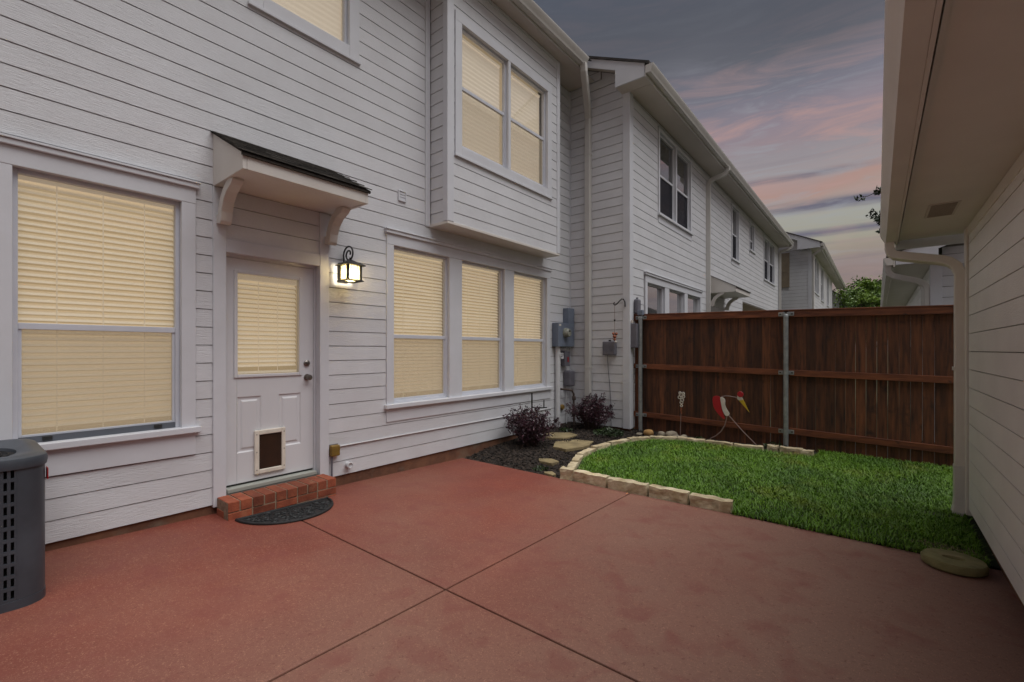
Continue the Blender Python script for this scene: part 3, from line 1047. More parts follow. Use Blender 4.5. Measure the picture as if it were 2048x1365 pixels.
def canopy(can, W, y0, y1, near=True):
    cf = W + 0.635
    tr = M_TRIMW
    for ya, yb in ((y0, y0 + 0.03), (y1 - 0.03, y1)):
        MB().prism([(W + 0.0, ya, 2.93), (cf, ya, 2.93), (cf, ya, 3.052), (W + 0.0, ya, 3.39)], (0, yb - ya, 0)).build('side_panel', tr, can, bevel=0.003)
    bx('fascia', tr, can, cf - 0.03, cf + 0.002, y0 + 0.031, y1 - 0.031, 2.93, 3.05, bevel=0.003)
    bx('soffit', tr, can, W + 0.002, cf - 0.031, y0 + 0.031, y1 - 0.031, 2.935, 2.95)
    # roof deck and shingle courses
    sl = (3.39 - 3.052) / 0.635
    MB().prism([(W + 0.002, y0 - 0.012, 3.392), (cf + 0.02, y0 - 0.012, 3.392 - sl * 0.653), (cf + 0.02, y0 - 0.012, 3.402 - sl * 0.653), (W + 0.002, y0 - 0.012, 3.402)], (0, y1 - y0 + 0.024, 0)).build('roof_deck', M_SHING, can)
    MB().prism([(cf + 0.003, y0 - 0.012, 3.03), (cf + 0.022, y0 - 0.012, 3.03), (cf + 0.022, y0 - 0.012, 3.395 - sl * 0.653), (cf + 0.003, y0 - 0.012, 3.395 - sl * 0.64)], (0, y1 - y0 + 0.024, 0)).build('drip_edge', M_SHING, can)
    rnd = random.Random(3)
    if near:
        nc = 5
        for c in range(nc):
            x1 = cf + 0.035 - c * 0.128
            x0 = max(W + 0.003, x1 - 0.16)
            yy = y0 - 0.018 - rnd.uniform(0, 0.1)
            while yy < y1 + 0.018:
                wd = rnd.choice((0.12, 0.15, 0.18, 0.21))
                ya, yb = max(yy, y0 - 0.02), min(yy + wd, y1 + 0.02)
                yy += wd
                if yb - ya < 0.02:
                    continue
                th = rnd.uniform(0.007, 0.014)
                zt = lambda xx: 3.403 - sl * (xx - W) + 0.0
                dz0 = 0.012
                MB().prism([(x0, ya + 0.001, zt(x0) + 0.001), (x1, ya + 0.001, zt(x1) + dz0), (x1, ya + 0.001, zt(x1) + dz0 + th), (x0, ya + 0.001, zt(x0) + 0.001 + 0.004)], (0, yb - ya - 0.002, 0)).build('shingle', M_SHING, can)
    # curved brackets
    pr = [(0.0, 2.615), (0.075, 2.600), (0.098, 2.625), (0.112, 2.70), (0.15, 2.78), (0.22, 2.845), (0.31, 2.885), (0.345, 2.915), (0.345, 2.934),
          (0.225, 2.934), (0.15, 2.885), (0.085, 2.825), (0.045, 2.75), (0.033, 2.72), (0.033, 2.69), (0.0, 2.69)]
    for ya in (y0 + 0.018, y1 - 0.115):
        MB().prism([(W + 0.033 + a, ya, z) for a, z in pr], (0, 0.088, 0)).build('bracket', tr, can, bevel=0.004)


canopy(can, W, 1.435, 2.545)
# --- small wall vent
v = empty('vent', (W, 3.417, 3.33), house)
mb = MB()
for r in minus((3.36, 3.475, 3.30, 3.43), [(3.375, 3.46, 3.315, 3.415)]):
    PW.box(mb, r[0], r[1], 0.0, 0.032, r[2], r[3])
mb.build('frame', M_TRIM, v, bevel=0.004)
for i in range(3):
    PW.bx('louvre', M_TRIM, v, 3.3755, 3.4595, 0.004, 0.024, 3.318 + i * 0.033, 3.343 + i * 0.033)

# --- projecting bay upstairs
B = -4.13
PB = Plane('X', B, 1)
bay = empty('bay', (B, 5.1, 3.09), house)
BY0, BY1 = 3.875, 6.36
BWa = (4.10, 6.02, 4.10, 5.66)
mb = MB()
for r in minus((BY0, BY1, 3.12, 6.30), [(BWa[0] - 0.006, BWa[1] + 0.006, BWa[2] - 0.006, BWa[3] + 0.006)]):
    PB.box(mb, r[0], r[1], -0.05, 0.0, r[2], r[3])
mb.box(W, B - 0.05, BY0, BY0 + 0.05, 3.12, 6.30)
mb.box(W, B - 0.05, BY1 - 0.05, BY1, 3.12, 6.30)
mb.build('bay_wall', M_WALL, bay)
bx('bay_soffit', M_TRIMW, bay, W + 0.002, B + 0.022, BY0 - 0.022, BY1 + 0.022, 3.085, 3.119, bevel=0.004)
siding(bay, PB, BY0 + 0.085, BY1 - 0.06, 3.12, 6.27, [(BWa[0] - 0.12, BWa[1] + 0.12, BWa[2] - 0.12, BWa[3] + 0.12)], M_SIDE)
PBY = Plane('Y', BY0, -1)
siding(bay, PBY, W + 0.02, B - 0.055, 3.12, 6.27, [], M_SIDE)
# corner boards
bx('corner_board', M_TRIM, bay, B - 0.06, B + 0.026, BY0 - 0.026, BY0 + 0.085, 3.12, 6.29, bevel=0.004)
bx('corner_board', M_TRIM, bay, B - 0.06, B + 0.026, BY1 - 0.06, BY1 + 0.026, 3.12, 6.29, bevel=0.004)
PW.bx('corner_board', M_TRIM, house, 3.777, 3.851, 0.0, 0.028, 3.088, 6.29, bevel=0.004)
PB.bx('frieze', M_TRIM, bay, BY0 + 0.086, BY1 - 0.061, 0.0, 0.022, 6.255, 6.295)
for a0, a1, lb in ((BWa[0], 5.03, 'near'), (5.085, BWa[1], 'far')):
    window(house, PB, a0, a1, BWa[2], BWa[3], zm=4.895)
    shade(PB, a0 + 0.03, a1 - 0.03, BWa[2] + 0.06, BWa[3] - 0.07, 'lit pleated shade in the %s half of the bay window upstairs' % ('left' if lb == 'near' else 'right'), 'lit shades upstairs', rec=0.12)
casing(house, PB, *BWa, mulls=((5.03, 5.085),), side=0.115, top=0.12, crown=False, picture=True)
room(house, PB, BWa[0] + 0.2, BWa[1] - 0.2, BWa[2], BWa[3], M_GLOW, 0.16, 0.18)

# --- eave of the near house
bx('soffit', M_SOF, house, W - 0.1, -3.93, Y0, 7.23, 6.30, 6.318)
bx('fascia', M_GUT, house, -3.93, -3.91, Y0, 6.78, 6.285, 6.46)
gutter(house, (Y0, 6.76), -3.908, 6.445, 0.135, 0.13, 1)
MB().prism([(-3.80, Y0, 6.45), (-3.80, Y0, 6.47), (-9.0, Y0, 8.90), (-9.0, Y0, 8.87)], (0, 6.9 - Y0, 0)).build('roof', M_SHINGF, house)
dsx, dsy = -4.03, 7.19
downspout(house, [(-3.84, 6.70, 6.33), (-3.84, 6.71, 6.20), (-3.87, 6.80, 6.08), (-3.98, 7.08, 5.80), (dsx, dsy, 5.66), (dsx, dsy, 5.5), (dsx, dsy, 0.34), (dsx + 0.02, dsy - 0.04, 0.22), (dsx + 0.04, dsy - 0.13, 0.17)], mat=M_GUT,
          straps=[(dsx - 0.057, dsx + 0.057, dsy - 0.042, dsy + 0.05, q, q + 0.03) for q in (1.2, 3.2, 5.0)])
bx('inside_corner', M_TRIM, house, W + 0.001, W + 0.026, 7.222, 7.2485, 0.2, 6.295)

# ================================================================== neighbour townhouse
N = -3.28
PN = Plane('X', N, 1)
PR = Plane('Y', 7.25, -1)
nb = thing('townhouse', 'white townhouse past the fence whose wall steps forward, upstairs windows dark', 'house', (N - 1, 14, 0))
NE = 22.06
n_up = [(8.60, 10.46, 4.15, 5.72), (14.19, 14.97, 4.17, 5.69), (16.55, 17.17, 4.82, 5.69), (18.95, 21.05, 4.15, 5.69)]
n_dn = [(7.98, 8.86, 0.9, 2.755), (9.09, 10.02, 0.9, 2.755), (10.23, 11.14, 0.9, 2.755)]
n_dr = (12.2, 13.05, 0.2, 2.35)
porch = (15.55, 21.9, 0.0, 3.0)
nwall = wall(nb, PN, 7.25, NE, 0.20, 5.90, n_up + n_dn + [n_dr, porch])
ncut = [(q[0] - 0.09, q[1] + 0.09, q[2] - 0.13, q[3] + 0.10) for q in n_up] + [(7.84, 11.28, 0.70, 2.93), n_dr, (11.85, 13.42, 2.93, 3.40), (15.5, 21.95, 0.0, 3.03)]
siding(nwall, PN, 7.37, NE - 0.1, 0.195, 5.86, ncut, M_SIDE)
rwall = MB().box(W + 0.02, N - 0.121, 7.25, 7.37, 0.2, 6.15).box(W + 0.02, -3.46, 7.251, 7.37, 6.151, 6.30).box(W + 0.02, -3.80, 7.251, 7.37, 6.301, 6.46).build('wall', M_WALL, nb)
siding(rwall, PR, W + 0.03, N - 0.105, 0.195, 5.97, [], M_SIDE)
siding(rwall, PR, W + 0.03, -3.40, 5.97, 6.15, [], M_SIDE)
siding(rwall, PR, W + 0.03, -3.47, 6.15, 6.30, [], M_SIDE)
siding(rwall, PR, W + 0.03, -3.81, 6.30, 6.45, [], M_SIDE)
MB().prism([(W + 0.02, 7.262, 6.05), (-3.30, 7.262, 6.05), (-3.30, 7.262, 6.20), (W + 0.02, 7.262, 6.73)], (0, 0.1, 0)).build('gable_wall', M_SIDE, nb)
bx('corner_board', M_TRIM, nb, N - 0.104, N + 0.027, 7.222, 7.366, 0.19, 5.90, bevel=0.004)
bx('corner_board', M_TRIM, nb, N - 0.1, N + 0.027, NE - 0.098, NE + 0.02, 0.19, 5.86)
bx('foundation', M_FOUND, nb, W + 0.02, N - 0.004, 7.262, NE, -0.25, 0.188)
wall(nb, Plane('Y', NE, 1), -8.0, N - 0.13, 0.2, 5.9, [])
for i, q in enumerate(n_up):
    parts = [(q[0], q[1])] if q[1] - q[0] < 1.2 else [(q[0], (q[0] + q[1]) / 2 - 0.03), ((q[0] + q[1]) / 2 + 0.03, q[1])]
    zm = (q[2] + q[3]) / 2 if i != 2 else q[2] + 0.36
    for a0, a1 in parts:
        window(nb, PN, a0, a1, q[2], q[3], zm=zm, lit=False, frame=M_TRIM)
    casing(nb, PN, *q, mulls=(((q[0] + q[1]) / 2 - 0.03, (q[0] + q[1]) / 2 + 0.03),) if len(parts) == 2 else (), side=0.07, top=0.07, crown=False, apron=0.13, so=0.026)
    room(nb, PN, q[0], q[1], q[2], q[3], M_DARK, 0.3, 0.32)
    for a0, a1 in parts:
        PN.bx('raised_blind', M_SLATN, nb, a0 + 0.03, a1 - 0.03, -0.16, -0.13, zm + 0.05, q[3] - 0.02)
for q in n_dn:
    window(nb, PN, *q, zm=1.69, lit=None, frame=M_TRIM)
    room(nb, PN, q[0] + 0.1, q[1] - 0.1, q[2], q[3], M_DARK, 0.3, 0.32)
casing(nb, PN, n_dn[0][0], n_dn[2][1], 0.9, 2.755, mulls=((8.86, 9.09), (10.02, 10.23)))
PN.bx('door', M_DOOR, nb, n_dr[0], n_dr[1], -0.1, -0.05, n_dr[2], n_dr[3])
nc_ = empty('door_canopy', (N, 12.6, 2.93), nb)
canopy(nc_, N, 11.87, 13.40, near=False)
# recessed porch
bx('porch_ceiling', M_SOF, nb, N - 1.6, N - 0.001, 15.5, 21.95, 3.0, 3.03)
bx('porch_wall', M_SIDE, nb, N - 1.7, N - 1.6, 15.4, 22.0, 0.0, 3.1)
bx('porch_wall', M_SIDE, nb, N - 1.6, N - 0.125, 21.95, 22.0, 0.0, 3.0)
# eave, boxed rake return, roof
ze = 5.88
bx('soffit', M_SOF, nb, N - 0.02, -2.88, 7.23, NE + 0.25, ze, ze + 0.018)
bx('fascia', M_GUT, nb, -2.88, -2.86, 6.95, NE + 0.27, ze - 0.015, 6.04)
gutter(nb, (6.94, NE + 0.27), -2.858, 6.035, 0.125, 0.125, 1)
pt = 0.47
MB().prism([(-2.80, 6.93, 6.045), (-2.80, 6.93, 6.085), (-8.6, 6.93, 6.085 + 5.8 * pt), (-8.6, 6.93, 6.045 + 5.8 * pt)], (0, NE + 0.3 - 6.93, 0)).build('roof', M_SHINGF, nb)
zr = lambda x: 6.043 + (-2.80 - x) * pt
MB().prism([(-2.885, 6.95, zr(-2.885)), (-3.39, 6.95, zr(-3.39)), (-3.39, 6.95, ze), (-2.885, 6.95, ze)], (0, 0.025, 0)).build('boxed_return', M_TRIM, nb)
MB().prism([(-3.391, 6.95, zr(-3.391)), (-8.0, 6.95, zr(-8.0)), (-8.0, 6.95, zr(-8.0) - 0.155), (-3.391, 6.95, zr(-3.391) - 0.155)], (0, 0.022, 0)).build('rake_board', M_TRIM, nb)
MB().prism([(-3.392, 6.973, zr(-3.392) - 0.06), (-8.0, 6.973, zr(-8.0) - 0.06), (-8.0, 6.973, zr(-8.0) - 0.075), (-3.392, 6.973, zr(-3.392) - 0.075)], (0, 0.275, 0)).build('rake_soffit', M_SOF, nb)
bx('boxed_return_bottom', M_SOF, nb, -3.39, -2.881, 6.976, 7.2205, ze + 0.001, ze + 0.015)
bx('boxed_return_side', M_TRIM, nb, -3.39, -3.37, 6.976, 7.2205, ze + 0.016, 6.24)
downspout(nb, [(-2.80, 11.75, 5.92), (-2.80, 11.75, 5.84), (-2.86, 11.75, 5.76), (N + 0.10, 11.70, 5.66), (N + 0.055, 11.68, 5.56), (N + 0.055, 11.68, 5.4), (N + 0.055, 11.68, 0.2)])
downspout(nb, [(-2.80, NE + 0.1, 5.92), (-2.80, NE + 0.1, 5.84), (-2.86, NE + 0.08, 5.76), (N + 0.10, NE - 0.02, 5.66), (N + 0.075, NE - 0.04, 5.56), (N + 0.075, NE - 0.05, 5.4), (N + 0.075, NE - 0.05, 0.2)])

# ================================================================== far houses
FX = -2.24
PF = Plane('X', FX, 1)
fh = thing('townhouse', 'distant white townhouse with a tan shutter on its gable wall', 'house', (FX - 1, 28, 0))
f_up = [(24.25, 25.25, 4.15, 5.72), (25.55, 26.5, 4.15, 5.72), (27.8, 29.0, 4.05, 5.70), (31.2, 32.3, 4.05, 5.70)]
fw_ = wall(fh, PF, 23.4, 35.0, 0.2, 5.9, f_up)
siding(fw_, PF, 23.5, 35.0, 2.0, 5.88, [(q[0] - 0.08, q[1] + 0.08, q[2] - 0.15, q[3] + 0.08) for q in f_up], M_SIDE, joined=True)
PFG = Plane('Y', 23.4, -1)
fg_ = MB().box(-8.2, FX - 0.121, 23.4, 23.5, 0.2, 5.9).build('wall', M_WALL, fh)
MB().prism([(FX - 0.125, 23.4, 5.9), (-8.2, 23.4, 5.9), (-8.2, 23.4, 8.93), (FX - 0.125, 23.4, 6.19)], (0, 0.08, 0)).build('gable_wall', M_SIDE, fh)
siding(fg_, PFG, -8.2, FX - 0.1, 2.0, 5.88, [], M_SIDE, joined=True)
siding(fg_, PFG, -8.2, -3.2, 5.88, 6.35, [], M_SIDE, joined=True)
bx('corner_board', M_TRIM, fh, FX - 0.1, FX + 0.027, 23.37, 23.5, 0.2, 5.88)
for i, q in enumerate(f_up):
    window(fh, PF, *q, zm=4.95, lit=False, frame=M_TRIM)
    room(fh, PF, q[0], q[1], q[2], q[3], M_DARK, 0.3 + 0.004 * i, 0.32 + 0.004 * i)
    casing(fh, PF, *q, side=0.06, top=0.06, crown=False, apron=0.12, so=0.026)
sh = empty('shutter', (-3.2, 23.37, 4.3), fh)
PFG.bx('stile', M_SHUT, sh, -3.37, -3.31, 0.02, 0.06, 4.30, 5.82)
PFG.bx('stile', M_SHUT, sh, -3.09, -3.03, 0.02, 0.06, 4.30, 5.82)
for a, b_ in ((4.30, 4.40), (4.98, 5.06), (5.74, 5.82)):
    PFG.bx('rail', M_SHUT, sh, -3.309, -3.091, 0.02, 0.058, a, b_)
for a, b_ in ((4.40, 4.98), (5.06, 5.74)):
    PFG.bx('panel', M_SHUT, sh, -3.309, -3.091, 0.02, 0.046, a, b_)
bx('soffit', M_SOF, fh, FX - 0.02, -1.88, 23.1, 40.0, 5.86, 5.88)
bx('fascia', M_GUT, fh, -1.88, -1.86, 23.08, 40.0, 5.84, 6.03)
gutter(fh, (23.07, 40.0), -1.858, 6.03, 0.12, 0.12, 1)
MB().prism([(-1.80, 23.05, 6.04), (-1.80, 23.05, 6.08), (-8.6, 23.05, 6.08 + 6.8 * pt), (-8.6, 23.05, 6.04 + 6.8 * pt)], (0, 17, 0)).build('roof', M_SHINGF, fh)
zr2 = lambda x: 6.038 + (-1.80 - x) * pt
MB().prism([(-1.885, 23.07, zr2(-1.885)), (-2.7, 23.07, zr2(-2.7)), (-2.7, 23.07, 5.86), (-1.885, 23.07, 5.86)], (0, 0.03, 0)).build('boxed_return', M_TRIM, fh)
MB().prism([(-2.701, 23.07, zr2(-2.701)), (-8.4, 23.07, zr2(-8.4)), (-8.4, 23.07, zr2(-8.4) - 0.2), (-2.701, 23.07, zr2(-2.701) - 0.2)], (0, 0.03, 0)).build('rake_board', M_TRIM, fh)
MB().prism([(-2.702, 23.101, zr2(-2.702) - 0.10), (-8.4, 23.101, zr2(-8.4) - 0.10), (-8.4, 23.101, zr2(-8.4) - 0.12), (-2.702, 23.101, zr2(-2.702) - 0.12)], (0, 0.295, 0)).build('rake_soffit', M_SOF, fh)
bx('recessed_wall', M_SIDE, fh, FX - 0.6, FX - 0.5, 35.0, 40.0, 0.2, 5.88)
bx('return_wall', M_SIDE, fh, FX - 0.5, FX - 0.13, 35.0, 35.1, 0.2, 5.88)
bx('porch_soffit', M_SOF, fh, -4.2, FX + 0.02, 23.3, 23.385, 3.02, 3.16)
downspout(fh, [(-1.80, 23.25, 5.92), (-1.80, 23.25, 5.84), (-1.95, 23.3, 5.74), (FX + 0.1, 23.45, 5.62), (FX + 0.07, 23.45, 5.5), (FX + 0.07, 23.45, 0.2)], w_=0.05)

f2 = thing('townhouse', 'small pale gabled house far off beside the trees', 'house', (-2.6, 43, 0))
MB().prism([(-4.6, 43, 0.2), (-1.7, 43, 0.2), (-1.7, 43, 5.25), (-2.3, 43, 5.75), (-4.6, 43, 7.2)], (0, 6, 0)).build('wall', M_SIDE, f2)
MB().prism([(-1.35, 42.7, 5.05), (-1.35, 42.7, 5.15), (-4.8, 42.7, 7.6), (-4.8, 42.7, 7.5)], (0, 6.6, 0)).build('roof', M_SHINGF, f2)
MB().prism([(-1.35, 42.72, 4.86), (-1.35, 42.72, 5.04), (-4.8, 42.72, 7.49), (-4.8, 42.72, 7.30)], (0, 0.05, 0)).build('rake_board', M_TRIM, f2)
MB().prism([(-1.69, 43.2, 0.2), (-1.19, 43.2, 4.9), (-1.69, 43.2, 5.1)], (0, 5.5, 0)).build('side_wall', M_SIDE, f2)
bx('window', M_PANED, f2, -2.15, -1.95, 42.96, 42.99, 4.4, 5.2)

# ================================================================== garage at the right
GX = 0.62
PG = Plane('X', GX, -1)
gar = thing('garage', 'white lap-sided garage wall with deep eave close at the right', 'garage', (GX + 1, 2, 0))
GY1 = 5.56
gwall = wall(gar, PG, -3.0, GY1, 0.16, 2.60, [])
siding(gwall, PG, -3.0, GY1 - 0.12, 0.175, 2.555, [], M_SIDE_G, rz0=0.14)
bx('corner_board', M_TRIM_G, gar, GX - 0.03, GX + 0.08, GY1 - 0.105, GY1 + 0.02, 0.12, 2.575, bevel=0.004)
mb = MB()
mb.box(GX + 0.122, 6.6, GY1 - 0.12, GY1 - 0.005, 0.16, 2.60)
mb.prism([(GX + 0.122, GY1 - 0.12, 2.60), (6.6, GY1 - 0.12, 2.60), (3.6, GY1 - 0.12, 4.0)], (0, 0.11, 0))
mb.build('end_wall', M_SIDE_G, gar)
bx('foundation', M_FOUND, gar, GX + 0.03, 6.6, -3.0, GY1 - 0.01, -0.25, 0.158)
bx('frieze', M_TRIM_G, gar, GX - 0.022, GX - 0.001, -3.0, GY1 - 0.106, 2.50, 2.578)
bx('soffit', M_TRIM_G, gar, 0.172, GX + 0.02, -3.0, 5.76, 2.58, 2.60)
bx('soffit_edge', M_TRIM_G, gar, 0.158, 0.1715, -3.0, 5.76, 2.566, 2.60)
bx('fascia', M_TRIM_G, gar, 0.135, 0.15, -3.0, 5.78, 2.548, 2.72)
gutter(gar, (-3.0, 5.74), 0.134, 2.655, 0.115, 0.105, -1, mat=M_TRIM_G)
bx('end_board', M_TRIM, gar, 0.135, GX + 0.4, 5.781, 5.80, 2.50, 2.605)
MB().prism([(0.06, -3, 2.66), (0.06, -3, 2.70), (3.6, -3, 4.12), (7.2, -3, 2.70), (7.2, -3, 2.66), (3.6, -3, 4.08)], (0, 8.85, 0)).build('roof', M_SHINGF, gar)
vt = empty('soffit_vent', (0.375, 4.67, 2.58), gar)
bx('vent_plate', M_SOF, vt, 0.29, 0.46, 4.46, 4.88, 2.574, 2.5795)
rows = []
for i in range(14):
    bx('louvre', pm('vent_slot_dark', (0.28, 0.24, 0.20), rough=0.8) if i == 0 else MATS['vent_slot_dark'], vt, 0.305, 0.445, 4.477 + i * 0.028, 4.489 + i * 0.028, 2.5715, 2.5735)  # the vent's slot openings drawn as darker bars on the plate
gx = 0.565
DS = [(0.09, 5.66, 2.56), (0.09, 5.66, 2.50), (0.10, 5.655, 2.455), (0.13, 5.65, 2.425), (0.19, 5.64, 2.405), (0.44, 5.60, 2.335), (0.50, 5.59, 2.31), (0.54, 5.585, 2.27), (gx, 5.58, 2.20), (gx, 5.58, 2.1), (gx, 5.58, 0.50)]
dsp = downspout(gar, DS, w_=0.037, d_=0.05, mat=M_TRIM_G, straps=[(gx - 0.046, gx + 0.03, 5.535, 5.63, 1.35, 1.38)])
downspout(gar, [(gx, 5.58, 0.52), (gx, 5.58, 0.22), (gx - 0.004, 5.575, 0.16), (gx - 0.022, 5.56, 0.08)], w_=0.041, d_=0.054, mat=M_GUT, name='downspout_elbow')
MB().tube([(GX - 0.04, 5.60, 2.0), (GX - 0.04, 5.60, 0.12)], 0.012, 8).build('conduit', M_OLIVE, gar)

# garage beyond the fence
g2 = thing('garage', 'second white garage beyond the fence with gutter and downspout', 'garage', (GX + 1, 12, 0))
G2Y = 8.92
w2 = wall(g2, PG, G2Y, 20.0, 0.2, 2.80, [])
siding(w2, PG, G2Y + 0.1, 20.0, 1.6, 2.74, [], M_SIDE_G, joined=True)
PGY = Plane('Y', G2Y, -1)
e2 = MB().box(GX + 0.121, 6.6, G2Y, G2Y + 0.1, 0.2, 2.80).prism([(GX + 0.121, G2Y, 2.801), (6.6, G2Y, 2.801), (3.6, G2Y, 4.25), (GX + 0.121, G2Y, 3.0)], (0, 0.1, 0)).build('end_wall', M_WALL, g2)
siding(e2, PGY, GX + 0.10, 2.4, 1.3, 2.80, [], M_SIDE, rz0=0.14)
siding(e2, PGY, GX + 0.10, 2.4, 2.80, 2.99, [], M_SIDE, rz0=0.14)
siding(e2, PGY, GX + 0.35, 2.4, 2.99, 3.12, [], M_SIDE, rz0=0.14)
bx('corner_board', M_TRIM, g2, GX - 0.028, GX + 0.10, G2Y - 0.03, G2Y + 0.1, 0.2, 2.80, bevel=0.004)
bx('soffit', M_TRIM_G, g2, 0.2, GX + 0.01, G2Y - 0.28, 20.0, 2.76, 2.78)
bx('fascia', M_TRIM_G, g2, 0.18, 0.2, G2Y - 0.30, 20.0, 2.735, 2.90)
gutter(g2, (G2Y - 0.31, 20.0), 0.178, 2.87, 0.11, 0.11, -1, mat=M_TRIM_G)
zg = lambda x: 2.885 + (x - 0.1) * 0.40
MB().prism([(0.1, G2Y - 0.32, zg(0.1)), (0.1, G2Y - 0.32, zg(0.1) + 0.04), (3.6, G2Y - 0.32, zg(3.6) + 0.04), (7.1, G2Y - 0.32, zg(0.1) + 0.04), (7.1, G2Y - 0.32, zg(0.1)), (3.6, G2Y - 0.32, zg(3.6))], (0, 11.3, 0)).build('roof', M_SHINGF, g2)
MB().prism([(0.205, G2Y - 0.30, 2.76), (0.205, G2Y - 0.30, zg(0.205) - 0.002), (0.66, G2Y - 0.30, zg(0.66) - 0.002), (0.66, G2Y - 0.30, 2.76)], (0, 0.025, 0)).build('boxed_return', M_TRIM, g2)
MB().prism([(0.661, G2Y - 0.30, zg(0.661) - 0.17), (0.661, G2Y - 0.30, zg(0.661) - 0.002), (3.6, G2Y - 0.30, zg(3.6) - 0.002), (3.6, G2Y - 0.30, zg(3.6) - 0.17)], (0, 0.022, 0)).build('rake_board', M_TRIM, g2)
gx2 = GX - 0.07
downspout(g2, [(0.12, G2Y - 0.2, 2.78), (0.12, G2Y - 0.2, 2.70), (0.14, G2Y - 0.19, 2.65), (0.19, G2Y - 0.18, 2.615), (0.42, G2Y - 0.08, 2.545), (0.50, G2Y - 0.02, 2.51), (gx2 - 0.015, G2Y + 0.01, 2.46), (gx2, G2Y + 0.02, 2.38), (gx2, G2Y + 0.02, 0.2)], w_=0.04, d_=0.05, mat=M_GUT)

# ================================================================== wooden fence
FY = 7.42
fence = thing('wood_fence', 'dark brown stained wooden privacy fence with steel posts across the yard', 'fence', (-1.2, FY, 0.14))
fs = -0.0205


def ft(x):
    return 2.045 + fs * (x - 0.5)


rail_segs = [(-3.262, -3.160), (-3.095, -1.035), (-0.965, 1.35)]
for zo, hh in ((-0.088, 0.086), (-0.910, 0.084), (-1.745, 0.084)):
    for a, b_ in rail_segs:
        za, zb = ft(a) + zo, ft(b_) + zo
        if zo < -1.5:
            za, zb = za + 0.02, zb
        MB().add([(a, FY - 0.02, za), (b_, FY - 0.02, zb), (b_, FY + 0.018, zb), (a, FY + 0.018, za), (a, FY - 0.02, za + hh), (b_, FY - 0.02, zb + hh), (b_, FY + 0.018, zb + hh), (a, FY + 0.018, za + hh)], BF).build('rail', M_RAIL, fence, bevel=0.003)
# cap board along the top
MB().add([(-3.262, FY - 0.024, ft(-3.262)), (1.35, FY - 0.024, ft(1.35)), (1.35, FY + 0.045, ft(1.35)), (-3.262, FY + 0.045, ft(-3.262)), (-3.262, FY - 0.024, ft(-3.262) + 0.018), (1.35, FY - 0.024, ft(1.35) + 0.018), (1.35, FY + 0.045, ft(1.35) + 0.018), (-3.262, FY + 0.045, ft(-3.262) + 0.018)], BF).build('top_cap', M_RAIL, fence, bevel=0.003)
rnd = random.Random(11)
xx = -3.26
i = 0
while xx < 1.30:
    wd = 0.1085
    sh_ = 0.0
    gap = rnd.choice((0.001, 0.001, 0.0015, 0.003)) if xx < -1.4 else rnd.choice((0.002, 0.0045, 0.006, 0.007))
    if -2.9 < xx < -2.4 and i % 2 == 0:
        gap = 0.004
    lean = rnd.uniform(-0.0008, 0.0008)
    zb, zt = gz(xx, FY) - 0.02 + rnd.uniform(-0.01, 0.015), ft(xx) - 0.004
    a, b_ = xx, xx + wd - gap
    bt_ = xx + wd - 0.0006
    th = 0.016
    y0_ = FY + 0.0185 + rnd.uniform(0, 0.003)
    MB().add([(a + lean, y0_, zb), (b_ + lean, y0_, zb), (b_ + lean, y0_ + th, zb), (a + lean, y0_ + th, zb), (a, y0_, zt), (bt_, y0_, zt), (bt_, y0_ + th, zt), (a, y0_ + th, zt)], BF).build('picket', M_FENCE, fence)
    xx += wd
    i += 1
for px, top in ((-3.128, 2.19), (-1.0, 2.115)):
    p = MB().lathe([(0.032, 0.0), (0.032, top - 0.2), (0.034, top - 0.198), (0.034, top - 0.16), (0.028, top - 0.15), (0.004, top - 0.142)], (px, FY - 0.055, 0.06), 'z', 16).build('post', M_STEEL, fence, smooth=True)
    for zo in (-0.045, -0.868, -1.692):
        zc = ft(px) + zo
        for sgn in (-1, 1):
            mb = MB()
            mb.box(*sorted((px + sgn * 0.028, px + sgn * 0.095)), FY - 0.028, FY - 0.0205, zc - 0.028, zc + 0.028)
            mb.box(*sorted((px + sgn * 0.010, px + sgn * 0.040)), FY - 0.060, FY - 0.0285, zc - 0.024, zc + 0.024)
            mb.build('bracket', M_STEEL, p, bevel=0.003)
            MB().lathe([(0.011, -0.0285), (0.011, -0.036), (0.002, -0.037)], (px + sgn * 0.072, FY, zc), 'y', 6).build('bolt', M_BLACK, p)

# ================================================================== wall lantern
lz, ly, lx = 2.245, 2.645, W + 0.165


